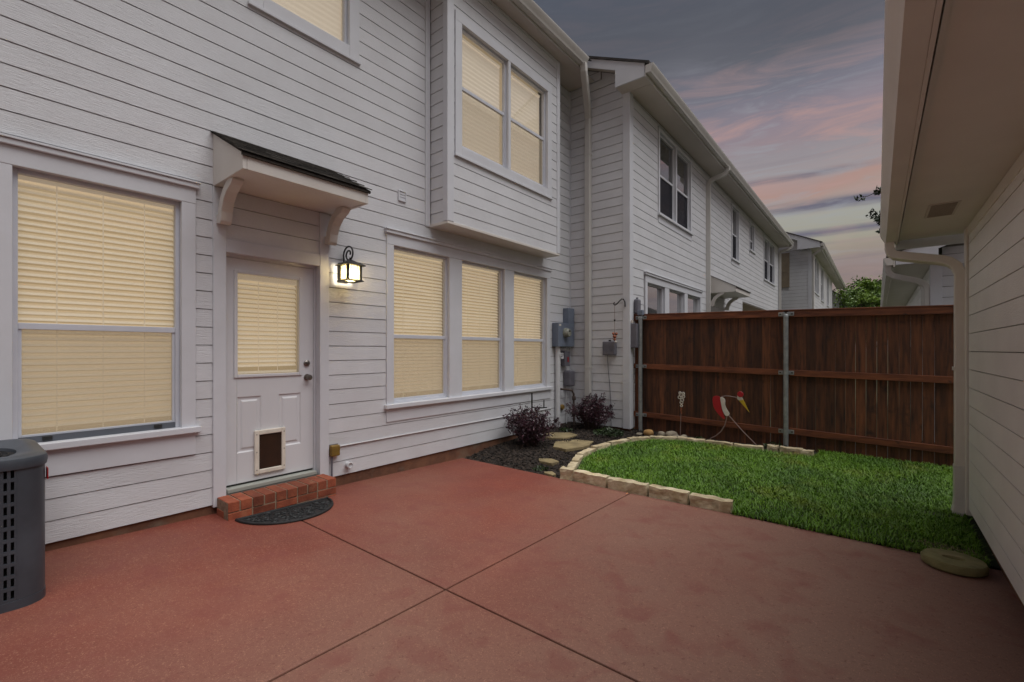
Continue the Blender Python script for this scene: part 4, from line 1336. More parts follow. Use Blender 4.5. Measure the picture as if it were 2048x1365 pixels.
def lantern(ly, lx, lz, W, label, lit=True):
    la = thing('wall_lantern', label, 'lantern', (W + 0.02, ly, lz))
    gm = M_LAMP if lit else M_PANED
    rz = 0.160
    hs = 0.074
    bx('back_plate', M_BLACK, la, W + 0.017, W + 0.034, ly - 0.055, ly + 0.055, lz + 0.0, lz + 0.20, bevel=0.004)
    bx('arm', M_BLACK, la, W + 0.0345, lx - hs - 0.008, ly - 0.02, ly + 0.02, lz + 0.06, lz + 0.12)
    # base plate, corner posts, top ring
    mb = MB()
    for a, b_ in ((0.100, 0.0), (0.088, 0.010), (0.082, 0.018)):
        pass
    def sq(h, z):
        return [(lx - h, ly - h, z), (lx + h, ly - h, z), (lx + h, ly + h, z), (lx - h, ly + h, z)]
    mb.loft([sq(0.098, lz - 0.004), sq(0.098, lz + 0.002), sq(0.084, lz + 0.012)], caps=False)
    mb.loft([sq(0.060, lz - 0.003), sq(0.098, lz - 0.004)], caps=False)
    mb.build('base', M_BLACK, la)
    for sx in (-1, 1):
        for sy in (-1, 1):
            bx('corner_post', M_BLACK, la, *sorted((lx + sx * (hs - 0.013), lx + sx * (hs + 0.009))), *sorted((ly + sy * (hs - 0.013), ly + sy * (hs + 0.009))), lz + 0.012, lz + rz)
    MB().loft([sq(0.112, lz + rz - 0.002), sq(0.112, lz + rz + 0.006), sq(0.045, lz + rz + 0.042), sq(0.014, lz + rz + 0.062)]).build('roof', M_BLACK, la)
    h = hs - 0.004
    for nm, q in (('front', (lx + h - 0.003, lx + h, ly - hs + 0.01, ly + hs - 0.01)), ('left', (lx - hs + 0.01, lx + hs - 0.01, ly - h, ly - h + 0.003)), ('right', (lx - hs + 0.01, lx + hs - 0.01, ly + h - 0.003, ly + h))):
        bx('glass_pane', gm, la, q[0], q[1], q[2], q[3], lz + 0.014, lz + rz - 0.004)
    bx('glass_pane', gm, la, lx - 0.055, lx + 0.055, ly - 0.055, ly + 0.055, lz + 0.004, lz + 0.007)
    if lit:
        MB().lathe([(0.004, -0.034), (0.020, -0.026), (0.027, -0.004), (0.022, 0.016), (0.012, 0.032), (0.010, 0.046)], (lx, ly, lz + 0.075), 'z', 14).build('bulb', M_BULB, la, smooth=True)
    MB().lathe([(0.012, 0.121), (0.012, 0.165)], (lx, ly, lz), 'z', 10).build('socket', M_BLACK, la)
    # leading: borders and bars
    for sy in (-1, 1):
        for d in (0.034, -0.034):
            bx('lead_bar', M_BLACK, la, lx + d - 0.002, lx + d + 0.002, *sorted((ly + sy * h, ly + sy * (h + 0.003))), lz + 0.014, lz + rz - 0.004)
    for d in (0.034, -0.034):
        bx('lead_bar', M_BLACK, la, lx + h, lx + h + 0.003, ly + d - 0.002, ly + d + 0.002, lz + 0.014, lz + rz - 0.004)
    for zq in (lz + 0.125, lz + 0.06):
        bx('lead_bar', M_BLACK, la, lx + h, lx + h + 0.0025, ly - hs + 0.01, ly + hs - 0.01, zq, zq + 0.003)
        bx('lead_bar', M_BLACK, la, lx - hs + 0.01, lx + hs - 0.01, ly - h - 0.0025, ly - h, zq, zq + 0.003)
    # scroll
    pts = [(W + 0.035, ly, lz + 0.18), (W + 0.04, ly, lz + 0.24)]
    c = (lx - 0.035, lz + 0.285)
    for i in range(26):
        a = math.pi - i * (2 * math.pi * 1.55) / 25
        r_ = 0.078 * (1 - i / 25) ** 0.75 + 0.014
        pts.append((c[0] + r_ * 1.05 * math.cos(a) + 0.012 * i / 25, ly, c[1] + r_ * math.sin(a)))
    MB().tube(pts, 0.0085, 8).build('scroll', M_BLACK, la, smooth=True)
    MB().tube([(lx, ly, lz + rz + 0.06), (lx, ly, lz + rz + 0.085)], 0.012, 10).build('finial', M_BLACK, la)
    return la


lantern(ly, lx, lz, W, 'lit black wall lantern with scroll top beside the back door')
lantern(11.83 + 1.62, N + 0.165, 2.20, N, 'unlit black lantern on the neighbouring wall just above the fence', lit=False)

# ================================================================== brick step and mat
step = thing('brick_step', 'low red brick step under the back door', 'step', (W + 0.15, 1.94, 0.11))
sx0, sx1, sy0, sy1 = W + 0.034, -4.175, 1.455, 2.425
zt_ = 0.262
bx('mortar', M_MORTAR, step, sx0, sx1 - 0.0045, sy0 + 0.004, sy1 - 0.004, 0.06, zt_ - 0.005)
rnd = random.Random(5)
n = 10
pw = (sy1 - sy0) / n
for i in range(n):
    a = sy0 + i * pw
    bx('brick', M_BRICK, step, sx0, sx1 + rnd.uniform(-0.003, 0.004), a + 0.0055, a + pw - 0.0055, zt_ - 0.082, zt_ + rnd.uniform(-0.002, 0.002), bevel=0.004)
n2_ = 5
pw = (sy1 - sy0) / n2_
for c, (za, zb) in enumerate(((zt_ - 0.150, zt_ - 0.090), (zt_ - 0.22, zt_ - 0.158))):
    off = 0.0 if c == 0 else -pw / 2
    for i in range(n2_ + 1):
        a, b_ = max(sy0, sy0 + off + i * pw), min(sy1, sy0 + off + (i + 1) * pw)
        if b_ - a < 0.03:
            continue
        bx('brick', M_BRICK, step, sx1 - 0.09, sx1 + rnd.uniform(-0.003, 0.003), a + 0.0055, b_ - 0.0055, za, zb, bevel=0.004)
    for yy, s_ in ((sy0, 1), (sy1, -1)):
        bx('brick', M_BRICK, step, sx0, sx1 - 0.095, *sorted((yy, yy + s_ * 0.09)), za, zb, bevel=0.004)

mat_z = lambda x, y: patio_z(y)
mcx, mcy, mr_ = -4.135, 1.90, 0.405
mt = thing('doormat', 'black half-round rubber scroll doormat in front of the brick step', 'doormat', (mcx + 0.15, mcy, patio_z(mcy)))


def mpt(u, v, h):
    x, y = mcx + u, mcy + v
    return (x, y, patio_z(y) + h)


arc = [(mr_ * math.sin(math.pi * i / 40) * 1.0, -mr_ * math.cos(math.pi * i / 40)) for i in range(41)]
MB().loft([[mpt(u, v, 0.002) for u, v in arc], [mpt(u, v, 0.007) for u, v in arc]]).build('base', M_RUBBER, mt)
MB().tube([mpt(u * 0.975 + 0.004, v * 0.975, 0.010) for u, v in arc] , 0.011, 8).build('rim', M_RUBBER, mt, smooth=True)
MB().tube([mpt(0.012, -mr_ * 0.97, 0.010), mpt(0.012, mr_ * 0.97, 0.010)], 0.011, 8).build('rim', M_RUBBER, mt)
rnd = random.Random(2)
k_ = 0
for i in range(260):
    u, v = rnd.uniform(0.02, mr_), rnd.uniform(-mr_, mr_)
    rr = rnd.uniform(0.022, 0.04)
    if math.hypot(u, v) > mr_ - 0.03 or u < 0.035:
        continue
    st, sg_ = rnd.uniform(0, 6.28), rnd.choice((-1, 1))
    pts = []
    for j in range(12):
        a = st + sg_ * j * 0.5
        q = rr * (1 - j / 15)
        pts.append((u + q * math.cos(a), v + q * math.sin(a)))
    if any(math.hypot(*p_) > mr_ - 0.012 or p_[0] < 0.02 for p_ in pts):
        continue
    MB().tube([mpt(p_[0], p_[1], 0.008 + 0.0004 * (i % 5)) for p_ in pts], 0.0055, 5).build('scroll', M_RUBBER, mt, smooth=True)
    k_ += 1
    if k_ > 75:
        break

# ================================================================== small fixtures on the near wall
ob = thing('outlet_box', 'brassy brown outlet box low on the wall right of the door', 'outlet box', (W + 0.02, 2.53, 0.48))
bx('box', M_OLIVE, ob, W + 0.018, W + 0.075, 2.488, 2.585, 0.425, 0.538, bevel=0.012)
bx('back_plate', M_GREYP, ob, W + 0.012, W + 0.0175, 2.484, 2.589, 0.420, 0.543)
MB().tube([(W + 0.045, 2.505, 0.43), (W + 0.045, 2.505, 0.09)], 0.010, 8).build('conduit', M_GREYP, ob)
MB().tube([(W + 0.024, 2.585, 0.512), (W + 0.024, 6.60, 0.512)], 0.007, 6).build('cable', M_PVC, ob)
pc = thing('pipe_cap', 'white plastic drain pipe stub low on the wall beside the outlet box', 'pipe', (W + 0.02, 2.68, 0.30))
MB().lathe([(0.030, 0.005), (0.030, 0.055), (0.034, 0.056), (0.034, 0.075), (0.026, 0.078), (0.022, 0.06)], (W, 2.70, 0.30), 'x', 18).build('pipe', M_PVC, pc, smooth=True)
# black irrigation stakes by the first shrub
hs_ = thing('hose_stake', 'thin black metal hose stake behind the left purple shrub', 'stake', (W + 0.12, 5.93, 0.12))
MB().tube([(W + 0.10, 5.93, 0.08), (W + 0.10, 5.93, 0.83)], 0.013, 8).build('rod', M_BLACK, hs_)
MB().tube([(W + 0.10, 5.93, 0.60), (W + 0.12, 6.10, 0.575), (W + 0.12, 6.32, 0.56)], 0.010, 8).build('arm', M_BLACK, hs_)
MB().tube([(W + 0.12, 6.24, 0.565), (W + 0.12, 6.24, 0.69)], 0.010, 8).build('upright', M_BLACK, hs_)

# electric meter
em = thing('electric_meter', 'grey electric meter cabinet with round glass meter on the wall', 'meter', (W + 0.05, 6.9, 1.59))
bx('cabinet', M_METER, em, W + 0.018, W + 0.15, 6.635, 6.985, 1.585, 2.0, bevel=0.006)
bx('wire_trough', M_METER, em, W + 0.018, W + 0.135, 6.99, 7.19, 1.585, 2.28, bevel=0.006)
MB().lathe([(0.085, 0.0), (0.085, 0.02), (0.078, 0.022), (0.076, 0.07), (0.06, 0.088), (0.01, 0.092)], (W + 0.15, 6.86, 1.83), 'x', 24).build('meter', pm('meter_glass', srgb(160, 162, 150), srgb(120, 122, 112), scale=20, rough=0.2), em, smooth=True)
bx('meter_display', M_BLACK, em, W + 0.236, W + 0.2435, 6.835, 6.885, 1.842, 1.872)
bx('sticker', M_WHITE, em, W + 0.1502, W + 0.1525, 6.66, 6.72, 1.945, 1.98)
MB().tube([(W + 0.065, 6.745, 1.59), (W + 0.065, 6.745, 0.05)], 0.044, 14).build('conduit', M_PVC, em, smooth=True)
bx('lower_box', M_GREYP, em, W + 0.018, W + 0.10, 6.92, 7.10, 1.235, 1.50, bevel=0.006)
bx('red_handle', M_RED, em, W + 0.1002, W + 0.112, 7.01, 7.035, 1.31, 1.40)
for i in range(4):
    MB().tube([(W + 0.06 + 0.01 * i, 6.80 + 0.06 * i, 1.585), (W + 0.09 + 0.012 * math.sin(i), 6.84 + 0.05 * i, 1.53), (W + 0.05, 6.90 + 0.03 * i, 1.50)], 0.006, 6).build('cable', M_PVC, em)
# wad of spare white cable
rnd = random.Random(8)
pts = []
for i in range(60):
    a = i * 0.55
    pts.append((W + 0.11 + 0.015 * math.sin(a * 1.7), 6.80 + 0.055 * math.cos(a) + 0.02 * math.sin(a * 0.31), 1.42 + 0.035 * math.sin(a) + 0.02 * math.cos(a * 0.43)))
MB().tube(pts, 0.005, 5).build('cable_coil', M_PVC, em)

gb = thing('cable_box', 'rounded grey plastic cable box below the electric meter', 'utility box', (W + 0.02, 7.1, 0.86))
bx('cover', M_GREYP, gb, W + 0.018, W + 0.17, 6.99, 7.17, 0.87, 1.155, bevel=0.03)
MB().tube([(W + 0.05, 7.06, 0.872), (W + 0.05, 7.06, 0.15)], 0.008, 6).build('cable', M_PVC, gb)
gp = thing('gas_pipe', 'brown gas riser pipe with valve in the corner behind the shrub', 'pipe', (W + 0.15, 7.13, 0.1))
MB().tube([(W + 0.02, 6.87, 0.83), (W + 0.16, 6.93, 0.82), (W + 0.19, 7.02, 0.80), (W + 0.20, 7.06, 0.74), (W + 0.20, 7.07, 0.10)], 0.019, 10).build('pipe', M_RUST, gp, smooth=True)
MB().lathe([(0.030, -0.035), (0.034, -0.03), (0.034, 0.03), (0.030, 0.035)], (W + 0.20, 7.07, 0.66), 'z', 12).build('coupling', M_RUST, gp, smooth=True)
MB().lathe([(0.028, -0.05), (0.045, -0.02), (0.045, 0.02), (0.028, 0.05)], (W + 0.20, 7.07, 0.40), 'z', 12).build('valve', M_RUST, gp, smooth=True)
MB().tube([(W + 0.20, 7.00, 0.40), (W + 0.20, 7.15, 0.40)], 0.016, 8).build('valve_stem', M_RUST, gp)
yk = thing('wall_fitting', 'round brass coloured fitting low on the wall behind the white conduit', 'fitting', (W + 0.02, 6.93, 0.5))
MB().lathe([(0.048, 0.017), (0.048, 0.05), (0.04, 0.062), (0.005, 0.064)], (W, 6.935, 0.50), 'x', 16).build('cap', M_OLIVE, yk, smooth=True)

# fixtures on the return wall
pb = thing('phone_box', 'grey telephone junction box with hanging cable on the return wall', 'utility box', (-3.6, 7.22, 1.43))
bx('cover', M_GREYP, pb, -3.725, -3.49, 7.135, 7.2325, 1.435, 1.675, bevel=0.018)
bx('lug', M_BLACK, pb, -3.615, -3.585, 7.16, 7.20, 1.676, 1.70)
MB().tube([(-3.66, 7.20, 1.44), (-3.65, 7.215, 1.2), (-3.62, 7.215, 0.9), (-3.60, 7.215, 0.6), (-3.59, 7.21, 0.15)], 0.006, 6).build('cable', M_GREYP, pb)
hk = thing('wall_hook', 'black S-shaped plant hook high on the corner board', 'hook', (-3.37, 7.2, 2.3))
pts = [(-3.335, 7.215, 2.26), (-3.335, 7.205, 2.34), (-3.345, 7.17, 2.385), (-3.365, 7.14, 2.385), (-3.40, 7.11, 2.34), (-3.43, 7.09, 2.30), (-3.455, 7.08, 2.285), (-3.475, 7.08, 2.295), (-3.478, 7.08, 2.32), (-3.462, 7.08, 2.33)]
MB().tube(pts, 0.010, 8).build('hook', M_BLACK, hk, smooth=True)
ho = thing('hanging_chime', 'copper coloured ornament hanging on a thin cord from the black hook', 'ornament', (-3.462, 7.08, 1.65))
MB().tube([(-3.462, 7.08, 2.281), (-3.462, 7.08, 1.80)], 0.0035, 5).build('cord', M_ROD, ho)
MB().lathe([(0.002, -0.02), (0.014, -0.01), (0.014, 0.01), (0.002, 0.02)], (-3.462, 7.08, 2.03), 'z', 8).build('bead', M_BLACK, ho)
cop = pm('copper', srgb(170, 104, 74), srgb(120, 66, 48), scale=25, rough=0.4, metal=0.4)
for i, (dx, dz, r_) in enumerate(((0, 0.0, 0.036), (0.03, 0.045, 0.026), (-0.025, 0.05, 0.024), (0.0, -0.05, 0.026), (0.02, -0.09, 0.02))):
    MB().lathe([(0.002, -r_), (r_ * 0.75, -r_ * 0.6), (r_, 0), (r_ * 0.75, r_ * 0.6), (0.002, r_)], (-3.462 + dx, 7.08, 1.755 + dz), 'z', 10).build('bauble', cop if i < 4 else M_WHITE, ho, smooth=True)
ub = thing('disconnect_box', 'tall grey disconnect box on the neighbouring wall by the first fence post', 'utility box', (N + 0.03, 7.31, 1.55))
bx('cover', M_GREYP, ub, N + 0.0275, N + 0.13, 7.25, 7.345, 1.565, 1.97, bevel=0.008)
bx('tag', M_WHITE, ub, N + 0.028, N + 0.06, 7.252, 7.29, 1.985, 2.03)
uc = thing('utility_box', 'rounded grey box on the neighbouring wall above the fence top', 'utility box', (N + 0.05, 7.5, 2.14))
bx('cover', M_GREYP, uc, N + 0.018, N + 0.10, 7.385, 7.53, 2.145, 2.40, bevel=0.025)
bx('lug', M_GREYP, uc, N + 0.04, N + 0.07, 7.44, 7.47, 2.405, 2.43)
pcap = thing('junction_box', 'small pale grey box mounted on top of the first fence post', 'box', (-3.128, FY - 0.055, 2.11))
bx('box', M_METER, pcap, -3.168, -3.075, FY - 0.095, FY - 0.015, 2.115, 2.20, bevel=0.008)

# ================================================================== air conditioner
ac = thing('air_conditioner', 'dark grey air conditioning condenser with louvred sides by the left window', 'air conditioner', (-3.95, -0.02, 0.15))
ax0, ax1, ay0, ay1 = -4.32, -3.575, -0.40, 0.355
acx, acy = (ax0 + ax1) / 2, (ay0 + ay1) / 2
hw_, rad = (ax1 - ax0) / 2, 0.115


def rsq(h, r, z, n=10):
    out = []
    r = min(r, h * 0.98)
    for q, (cx_, cy_) in enumerate(((1, 1), (-1, 1), (-1, -1), (1, -1))):
        for i in range(n + 1):
            a = math.pi / 2 * q + math.pi / 2 * i / n
            out.append((acx + cx_ * (h - r) + r * math.cos(a), acy + cy_ * (h - r) + r * math.sin(a), z))
    return out


ab, at_ = 0.175, 0.948
MB().loft([rsq(hw_ - 0.03, rad - 0.02, ab), rsq(hw_ - 0.03, rad - 0.02, at_ - 0.03)]).build('coil', M_ACD, ac, smooth=True)
MB().loft([rsq(hw_ + 0.006, rad, ab - 0.03), rsq(hw_ + 0.006, rad, ab + 0.02)]).build('base_pan', M_AC, ac, smooth=True)
bx('pad', pm('pad_concrete', (0.22, 0.2, 0.18), rough=0.95), ac, ax0 - 0.02, ax1 - 0.04, ay0 - 0.02, ay1 - 0.04, 0.10, ab - 0.03)
# rounded plain corner panels
for q in range(4):
    l = []
    pr_o, pr_i = [], []
    ring = rsq(hw_ + 0.004, rad, 0)
    rin = rsq(hw_ - 0.012, rad - 0.012, 0)
    seg = list(range(q * 11, q * 11 + 11))
    # run a little onto the flats
    o_ = [ring[i_] for i_ in seg]
    i2 = [rin[i_] for i_ in seg]
    poly = o_ + i2[::-1]
    MB().prism([(a, b_, ab + 0.021) for a, b_, _ in poly], (0, 0, at_ - ab - 0.055)).build('corner_panel', M_AC, ac, smooth=True)
# louvred panels between the corners (front faces +X, side faces +Y)
for face in ('X', 'Y'):
    mb = MB()
    l0, l1 = -(hw_ - rad), hw_ - rad
    nr, ncol = 11, 20
    hz = (at_ - 0.04 - ab - 0.03) / nr
    wz = (l1 - l0) / ncol
    def pbx(a0, a1, o0, o1, z0, z1):
        if face == 'X':
            mb.box(acx + hw_ + o0, acx + hw_ + o1, acy + a0, acy + a1, z0, z1)
        else:
            mb.box(acx + a0, acx + a1, acy + hw_ + o0, acy + hw_ + o1, z0, z1)
    for r_ in range(nr + 1):
        zc = ab + 0.025 + r_ * hz
        pbx(l0, l1, -0.010, 0.003, zc - 0.0095, zc + 0.0095)
    for c in range(ncol + 1):
        ac_ = l0 + c * wz
        pbx(ac_ - 0.0065, ac_ + 0.0065, -0.012, 0.0025, ab + 0.022, at_ - 0.036)
    mb.build('louvre_panel', M_AC, ac)
lt = MB()
lt.loft([rsq(hw_ + 0.012, rad + 0.01, at_ - 0.055), rsq(hw_ + 0.016, rad + 0.012, at_ - 0.02), rsq(hw_ + 0.010, rad + 0.01, at_ + 0.0), rsq(hw_ - 0.012, rad, at_ + 0.012), rsq(hw_ - 0.05, rad, at_ + 0.012), rsq(hw_ - 0.09, 0.26, at_ - 0.012), rsq(hw_ - 0.095, 0.26, at_ - 0.04), rsq(hw_ - 0.06, 0.2, at_ - 0.045)], caps=False)
lt.build('top_cover', M_AC, ac, smooth=True)
for i in range(9):
    rr = 0.03 + i * 0.028
    MB().tube([(acx + rr * math.cos(a * 0.2618), acy + rr * math.sin(a * 0.2618), at_ - 0.022) for a in range(25)], 0.003, 5).build('grille_ring', M_ACD, ac)
bx('red_tag', M_RED, ac, -3.72, -3.66, ay1 + 0.0055, ay1 + 0.010, 0.80, 0.86)

# ================================================================== garden bed: edging, flagstones, rocks


def rough_stone(cx_, cy_, cz_, L_, D_, H_, ang, seed, mat, name, label, cat, group, amp=0.010, nx=9, ny=4, nz=4, rnd_=0.0):
    """a chiselled block: every face carries its own roughness"""
    vs_, fs_, idx = [], [], {}

    def vid(i, j, k):
        key = (i, j, k)
        if key not in idx:
            u, v_, w__ = i / nx - 0.5, j / ny - 0.5, k / nz - 0.5
            p_ = Vector((u * L_, v_ * D_, w__ * H_))
            if rnd_:
                s_ = Vector((u, v_, w__))
                m_ = max(abs(u), abs(v_), abs(w__)) * 2
                if s_.length > 0:
                    sp = s_.normalized() * 0.5 * m_
                    q = s_.lerp(sp, rnd_)
                    p_ = Vector((q.x * L_, q.y * D_, q.z * H_))
            else:
                e = sum(1 for t_ in (abs(u), abs(v_), abs(w__)) if t_ > 0.49)
                if e >= 2:
                    p_ *= 0.985
            nn = mnoise.noise_vector(p_ * 14 + Vector((seed * 3.1, seed * 1.7, 0))) * amp + mnoise.noise_vector(p_ * 40 + Vector((seed, 0, 5))) * amp * 0.45
            idx[key] = len(vs_)
            vs_.append(p_ + nn)
        return idx[key]
    for i in range(nx):
        for j in range(ny):
            fs_.append((vid(i, j, 0), vid(i, j + 1, 0), vid(i + 1, j + 1, 0), vid(i + 1, j, 0)))
            fs_.append((vid(i, j, nz), vid(i + 1, j, nz), vid(i + 1, j + 1, nz), vid(i, j + 1, nz)))
    for i in range(nx):
        for k in range(nz):
            fs_.append((vid(i, 0, k), vid(i + 1, 0, k), vid(i + 1, 0, k + 1), vid(i, 0, k + 1)))
            fs_.append((vid(i, ny, k), vid(i, ny, k + 1), vid(i + 1, ny, k + 1), vid(i + 1, ny, k)))
    for j in range(ny):
        for k in range(nz):
            fs_.append((vid(0, j, k), vid(0, j, k + 1), vid(0, j + 1, k + 1), vid(0, j + 1, k)))
            fs_.append((vid(nx, j, k), vid(nx, j + 1, k), vid(nx, j + 1, k + 1), vid(nx, j, k + 1)))
    rot = Matrix.Rotation(ang, 3, 'Z')
    c = Vector((cx_, cy_, cz_))
    mb_ = MB().add([c + rot @ q for q in vs_], fs_)
    o_ = mb_.build(name, mat, None, smooth=rnd_ > 0)
    return tag(o_, label, cat, group)


EG = 'pale stones edging the lawn'
front = [(-2.705, -2.285), (-2.265, -1.835), (-1.815, -1.425), (-1.405, -1.035)]
flab = ['chiselled pale edging stone on the patio edge, first after the corner block', 'chiselled pale edging stone on the patio edge, second after the corner block',
        'chiselled pale edging stone on the patio edge, third after the corner block', 'last pale edging stone on the patio edge, where the grass begins']
for i, (a, b_) in enumerate(front):
    rough_stone((a + b_) / 2, 4.515 + 0.006 * (-1) ** i, 0.082 - 0.002 * i, b_ - a, 0.10, 0.135, R((-1.5, 1.2, -0.6, 0.8)[i]), i + 1, M_STONE, 'edging_stone', flab[i], 'edging stone', EG)
rough_stone(-2.80, 4.52, 0.085, 0.15, 0.13, 0.15, 0.3, 9, M_STONE, 'edging_stone', 'stubby corner edging stone where the edging turns away from the patio', 'edging stone', EG, amp=0.014, nx=5)
bpts = [(-2.84, 4.60), (-2.98, 4.98), (-3.10, 5.30), (-3.13, 5.72), (-3.08, 6.10), (-2.95, 6.48), (-2.74, 6.80), (-2.38, 6.99), (-1.98, 7.03), (-1.60, 7.02), (-1.22, 7.06)]
ords = ['first', 'second', 'third', 'fourth', 'fifth', 'sixth', 'seventh', 'eighth', 'ninth', 'tenth']
for i in range(len(bpts) - 1):
    (x0, y0), (x1, y1) = bpts[i], bpts[i + 1]
    mx_, my_ = (x0 + x1) / 2, (y0 + y1) / 2
    ln = math.hypot(x1 - x0, y1 - y0)
    rough_stone(mx_, my_, gz(mx_, my_) + 0.018, ln - 0.012, 0.095, 0.11, math.atan2(y1 - y0, x1 - x0), 20 + i, M_STONE, 'edging_stone', 'low pale edging stone along the curved bed, %s from the corner block' % ords[i], 'edging stone', EG)
for j, (x0, y0, ln, lb) in enumerate(((-1.125, 7.14, 0.13, 'lumpy edging stone left of the middle fence post'), (-0.90, 7.12, 0.26, 'edging stone at the foot of the middle fence post'), (-0.72, 7.10, 0.13, 'small end stone of the edging beyond the middle fence post'))):
    rough_stone(x0, y0, gz(x0, y0) + 0.03, ln, 0.11, 0.12, R(-4), 40 + j, M_STONE, 'edging_stone', lb, 'edging stone', EG, amp=0.014, nx=5)


def flag(pts, seed, label):
    cx_, cy_ = sum(p_[0] for p_ in pts) / len(pts), sum(p_[1] for p_ in pts) / len(pts)
    z = soil_z(cx_, cy_) + 0.012
    fine = []
    n_ = len(pts)
    for i_ in range(n_):
        for t_ in (0, 0.25, 0.5, 0.75):
            a_, b2 = Vector((*pts[i_], 0)), Vector((*pts[(i_ + 1) % n_], 0))
            q = a_.lerp(b2, t_)
            q += mnoise.noise_vector(q * 7 + Vector((seed, 0, 0))) * 0.03
            fine.append((q.x, q.y))
    mb_ = MB().prism([(a_, b2, z - 0.02) for a_, b2 in fine], (0, 0, 0.045))
    return tag(mb_.build('flagstone', M_FLAG, None, bevel=0.006), label, 'flagstone', 'flagstones in the mulch bed')


flag([(-4.20, 6.22), (-3.93, 6.42), (-3.72, 6.30), (-3.78, 5.95), (-4.02, 5.83), (-4.20, 5.98)], 1, 'tan flagstone just behind the left purple shrub')
flag([(-3.80, 5.78), (-3.62, 6.12), (-3.36, 6.16), (-3.27, 5.80), (-3.38, 5.42), (-3.62, 5.44)], 2, 'largest tan flagstone in the bed against the curved edging')
flag([(-3.50, 4.93), (-3.36, 5.02), (-3.20, 4.95), (-3.22, 4.82), (-3.40, 4.80)], 3, 'half buried flagstone in the middle of the mulch')
flag([(-3.15, 4.52), (-3.06, 4.60), (-2.95, 4.54), (-2.97, 4.47), (-3.10, 4.475)], 4, 'small flagstone sliver at the patio edge of the bed')

for i, (x0, y0, l_, d__, h_, m_, lb) in enumerate(((-2.90, 7.16, 0.17, 0.13, 0.12, M_ROCKY, 'tan rounded rock by the first fence post'), (-2.705, 7.20, 0.12, 0.10, 0.10, M_ROCK, 'small round rock second along the fence foot'),
                                               (-2.54, 7.20, 0.20, 0.15, 0.13, M_ROCK, 'largest smooth grey rock at the fence foot'), (-2.44, 7.10, 0.15, 0.10, 0.09, M_ROCK, 'flat grey rock in front of the largest one'),
                                               (-2.34, 7.17, 0.12, 0.10, 0.10, M_ROCK, 'round grey rock at the right end of the rock row'), (-3.04, 7.12, 0.14, 0.10, 0.035, M_ROCK, 'thin flat rock at the first post'), (-3.02, 4.40, 0.0, 0, 0, None, ''))):
    if m_ is None:
        continue
    rough_stone(x0, y0, gz(x0, y0) + h_ * 0.30, l_, d__, h_, R(20 * i), 60 + i, m_, 'rock', lb, 'rock', 'rocks at the foot of the fence', amp=0.008, nx=8, ny=6, nz=6, rnd_=0.85)

# ring stone
rg = thing('stone_ring', 'mossy round concrete disc with a slot in its centre on the patio', 'concrete disc', (0.40, 4.31, patio_z(4.31)))
rcx, rcy = 0.405, 4.305
prof_n = 40
loops = []
for r_, z_ in ((0.05, 0.002), (0.150, 0.002), (0.166, 0.015), (0.168, 0.05), (0.158, 0.066), (0.09, 0.068), (0.058, 0.067), (0.05, 0.055)):
    l = []
    for i in range(prof_n):
        a = 2 * math.pi * i / prof_n
        rr = r_ + (0.006 * mnoise.noise(Vector((math.cos(a) * 3, math.sin(a) * 3, z_ * 20))) if r_ > 0.1 else 0)
        sx_, sy_ = (1, 1) if r_ > 0.1 else (1.05, 0.62)
        x_, y_ = rcx + rr * sx_ * math.cos(a), rcy + rr * sy_ * math.sin(a)
        l.append((x_, y_, patio_z(y_) + z_ + (0.003 * mnoise.noise(Vector((x_ * 30, y_ * 30, 1))) if z_ > 0.06 else 0)))
    loops.append(l)
MB().loft(loops, caps=False, closed=True).build('disc', M_RING, rg, smooth=True)

# ================================================================== garden bird and ornament
BY = 7.20
bird = thing('garden_bird', 'flat red and white metal bird figure with yellow beak on wire legs', 'garden figure', (-1.75, BY, 0.15))


def smooth_poly(pts, n_=3):
    for _ in range(n_):
        q = []
        for i_ in range(len(pts)):
            a_, b2 = pts[i_], pts[(i_ + 1) % len(pts)]
            q += [(a_[0] * 0.75 + b2[0] * 0.25, a_[1] * 0.75 + b2[1] * 0.25), (a_[0] * 0.25 + b2[0] * 0.75, a_[1] * 0.25 + b2[1] * 0.75)]
        pts = q
    return pts


red = [(-1.923, 0.827), (-1.88, 0.845), (-1.822, 0.838), (-1.805, 0.766), (-1.799, 0.66), (-1.778, 0.586), (-1.745, 0.495), (-1.808, 0.53), (-1.88, 0.608), (-1.918, 0.681), (-1.930, 0.773)]
whi = [(-1.825, 0.835), (-1.78, 0.825), (-1.745, 0.793), (-1.755, 0.724), (-1.728, 0.651), (-1.682, 0.590), (-1.716, 0.550), (-1.751, 0.560), (-1.789, 0.631), (-1.805, 0.721)]
MB().prism([(x_, BY, z_) for x_, z_ in smooth_poly(red, 2)], (0, 0.012, 0)).build('red_wing', M_RED, bird, bevel=0.003)
MB().prism([(x_, BY - 0.006, z_) for x_, z_ in smooth_poly(whi, 2)], (0, 0.012, 0)).build('white_body', M_WHITE, bird, bevel=0.003)
MB().tube([(-1.80, BY + 0.012, 0.835), (-1.75, BY + 0.01, 0.848), (-1.70, BY + 0.008, 0.849), (-1.58, BY + 0.006, 0.832)], 0.007, 8).build('neck', M_ROD, bird, smooth=True)
MB().prism([(-1.588, BY - 0.004, 0.863), (-1.534, BY - 0.004, 0.866), (-1.507, BY - 0.004, 0.809), (-1.564, BY - 0.004, 0.795), (-1.588, BY - 0.004, 0.815)], (0, 0.012, 0)).build('face', M_WHITE, bird, bevel=0.003)
MB().lathe([(0.038, -0.009), (0.042, -0.005), (0.042, 0.006), (0.038, 0.009)], (-1.546, BY, 0.885), 'y', 20).build('red_cap', M_RED, bird)
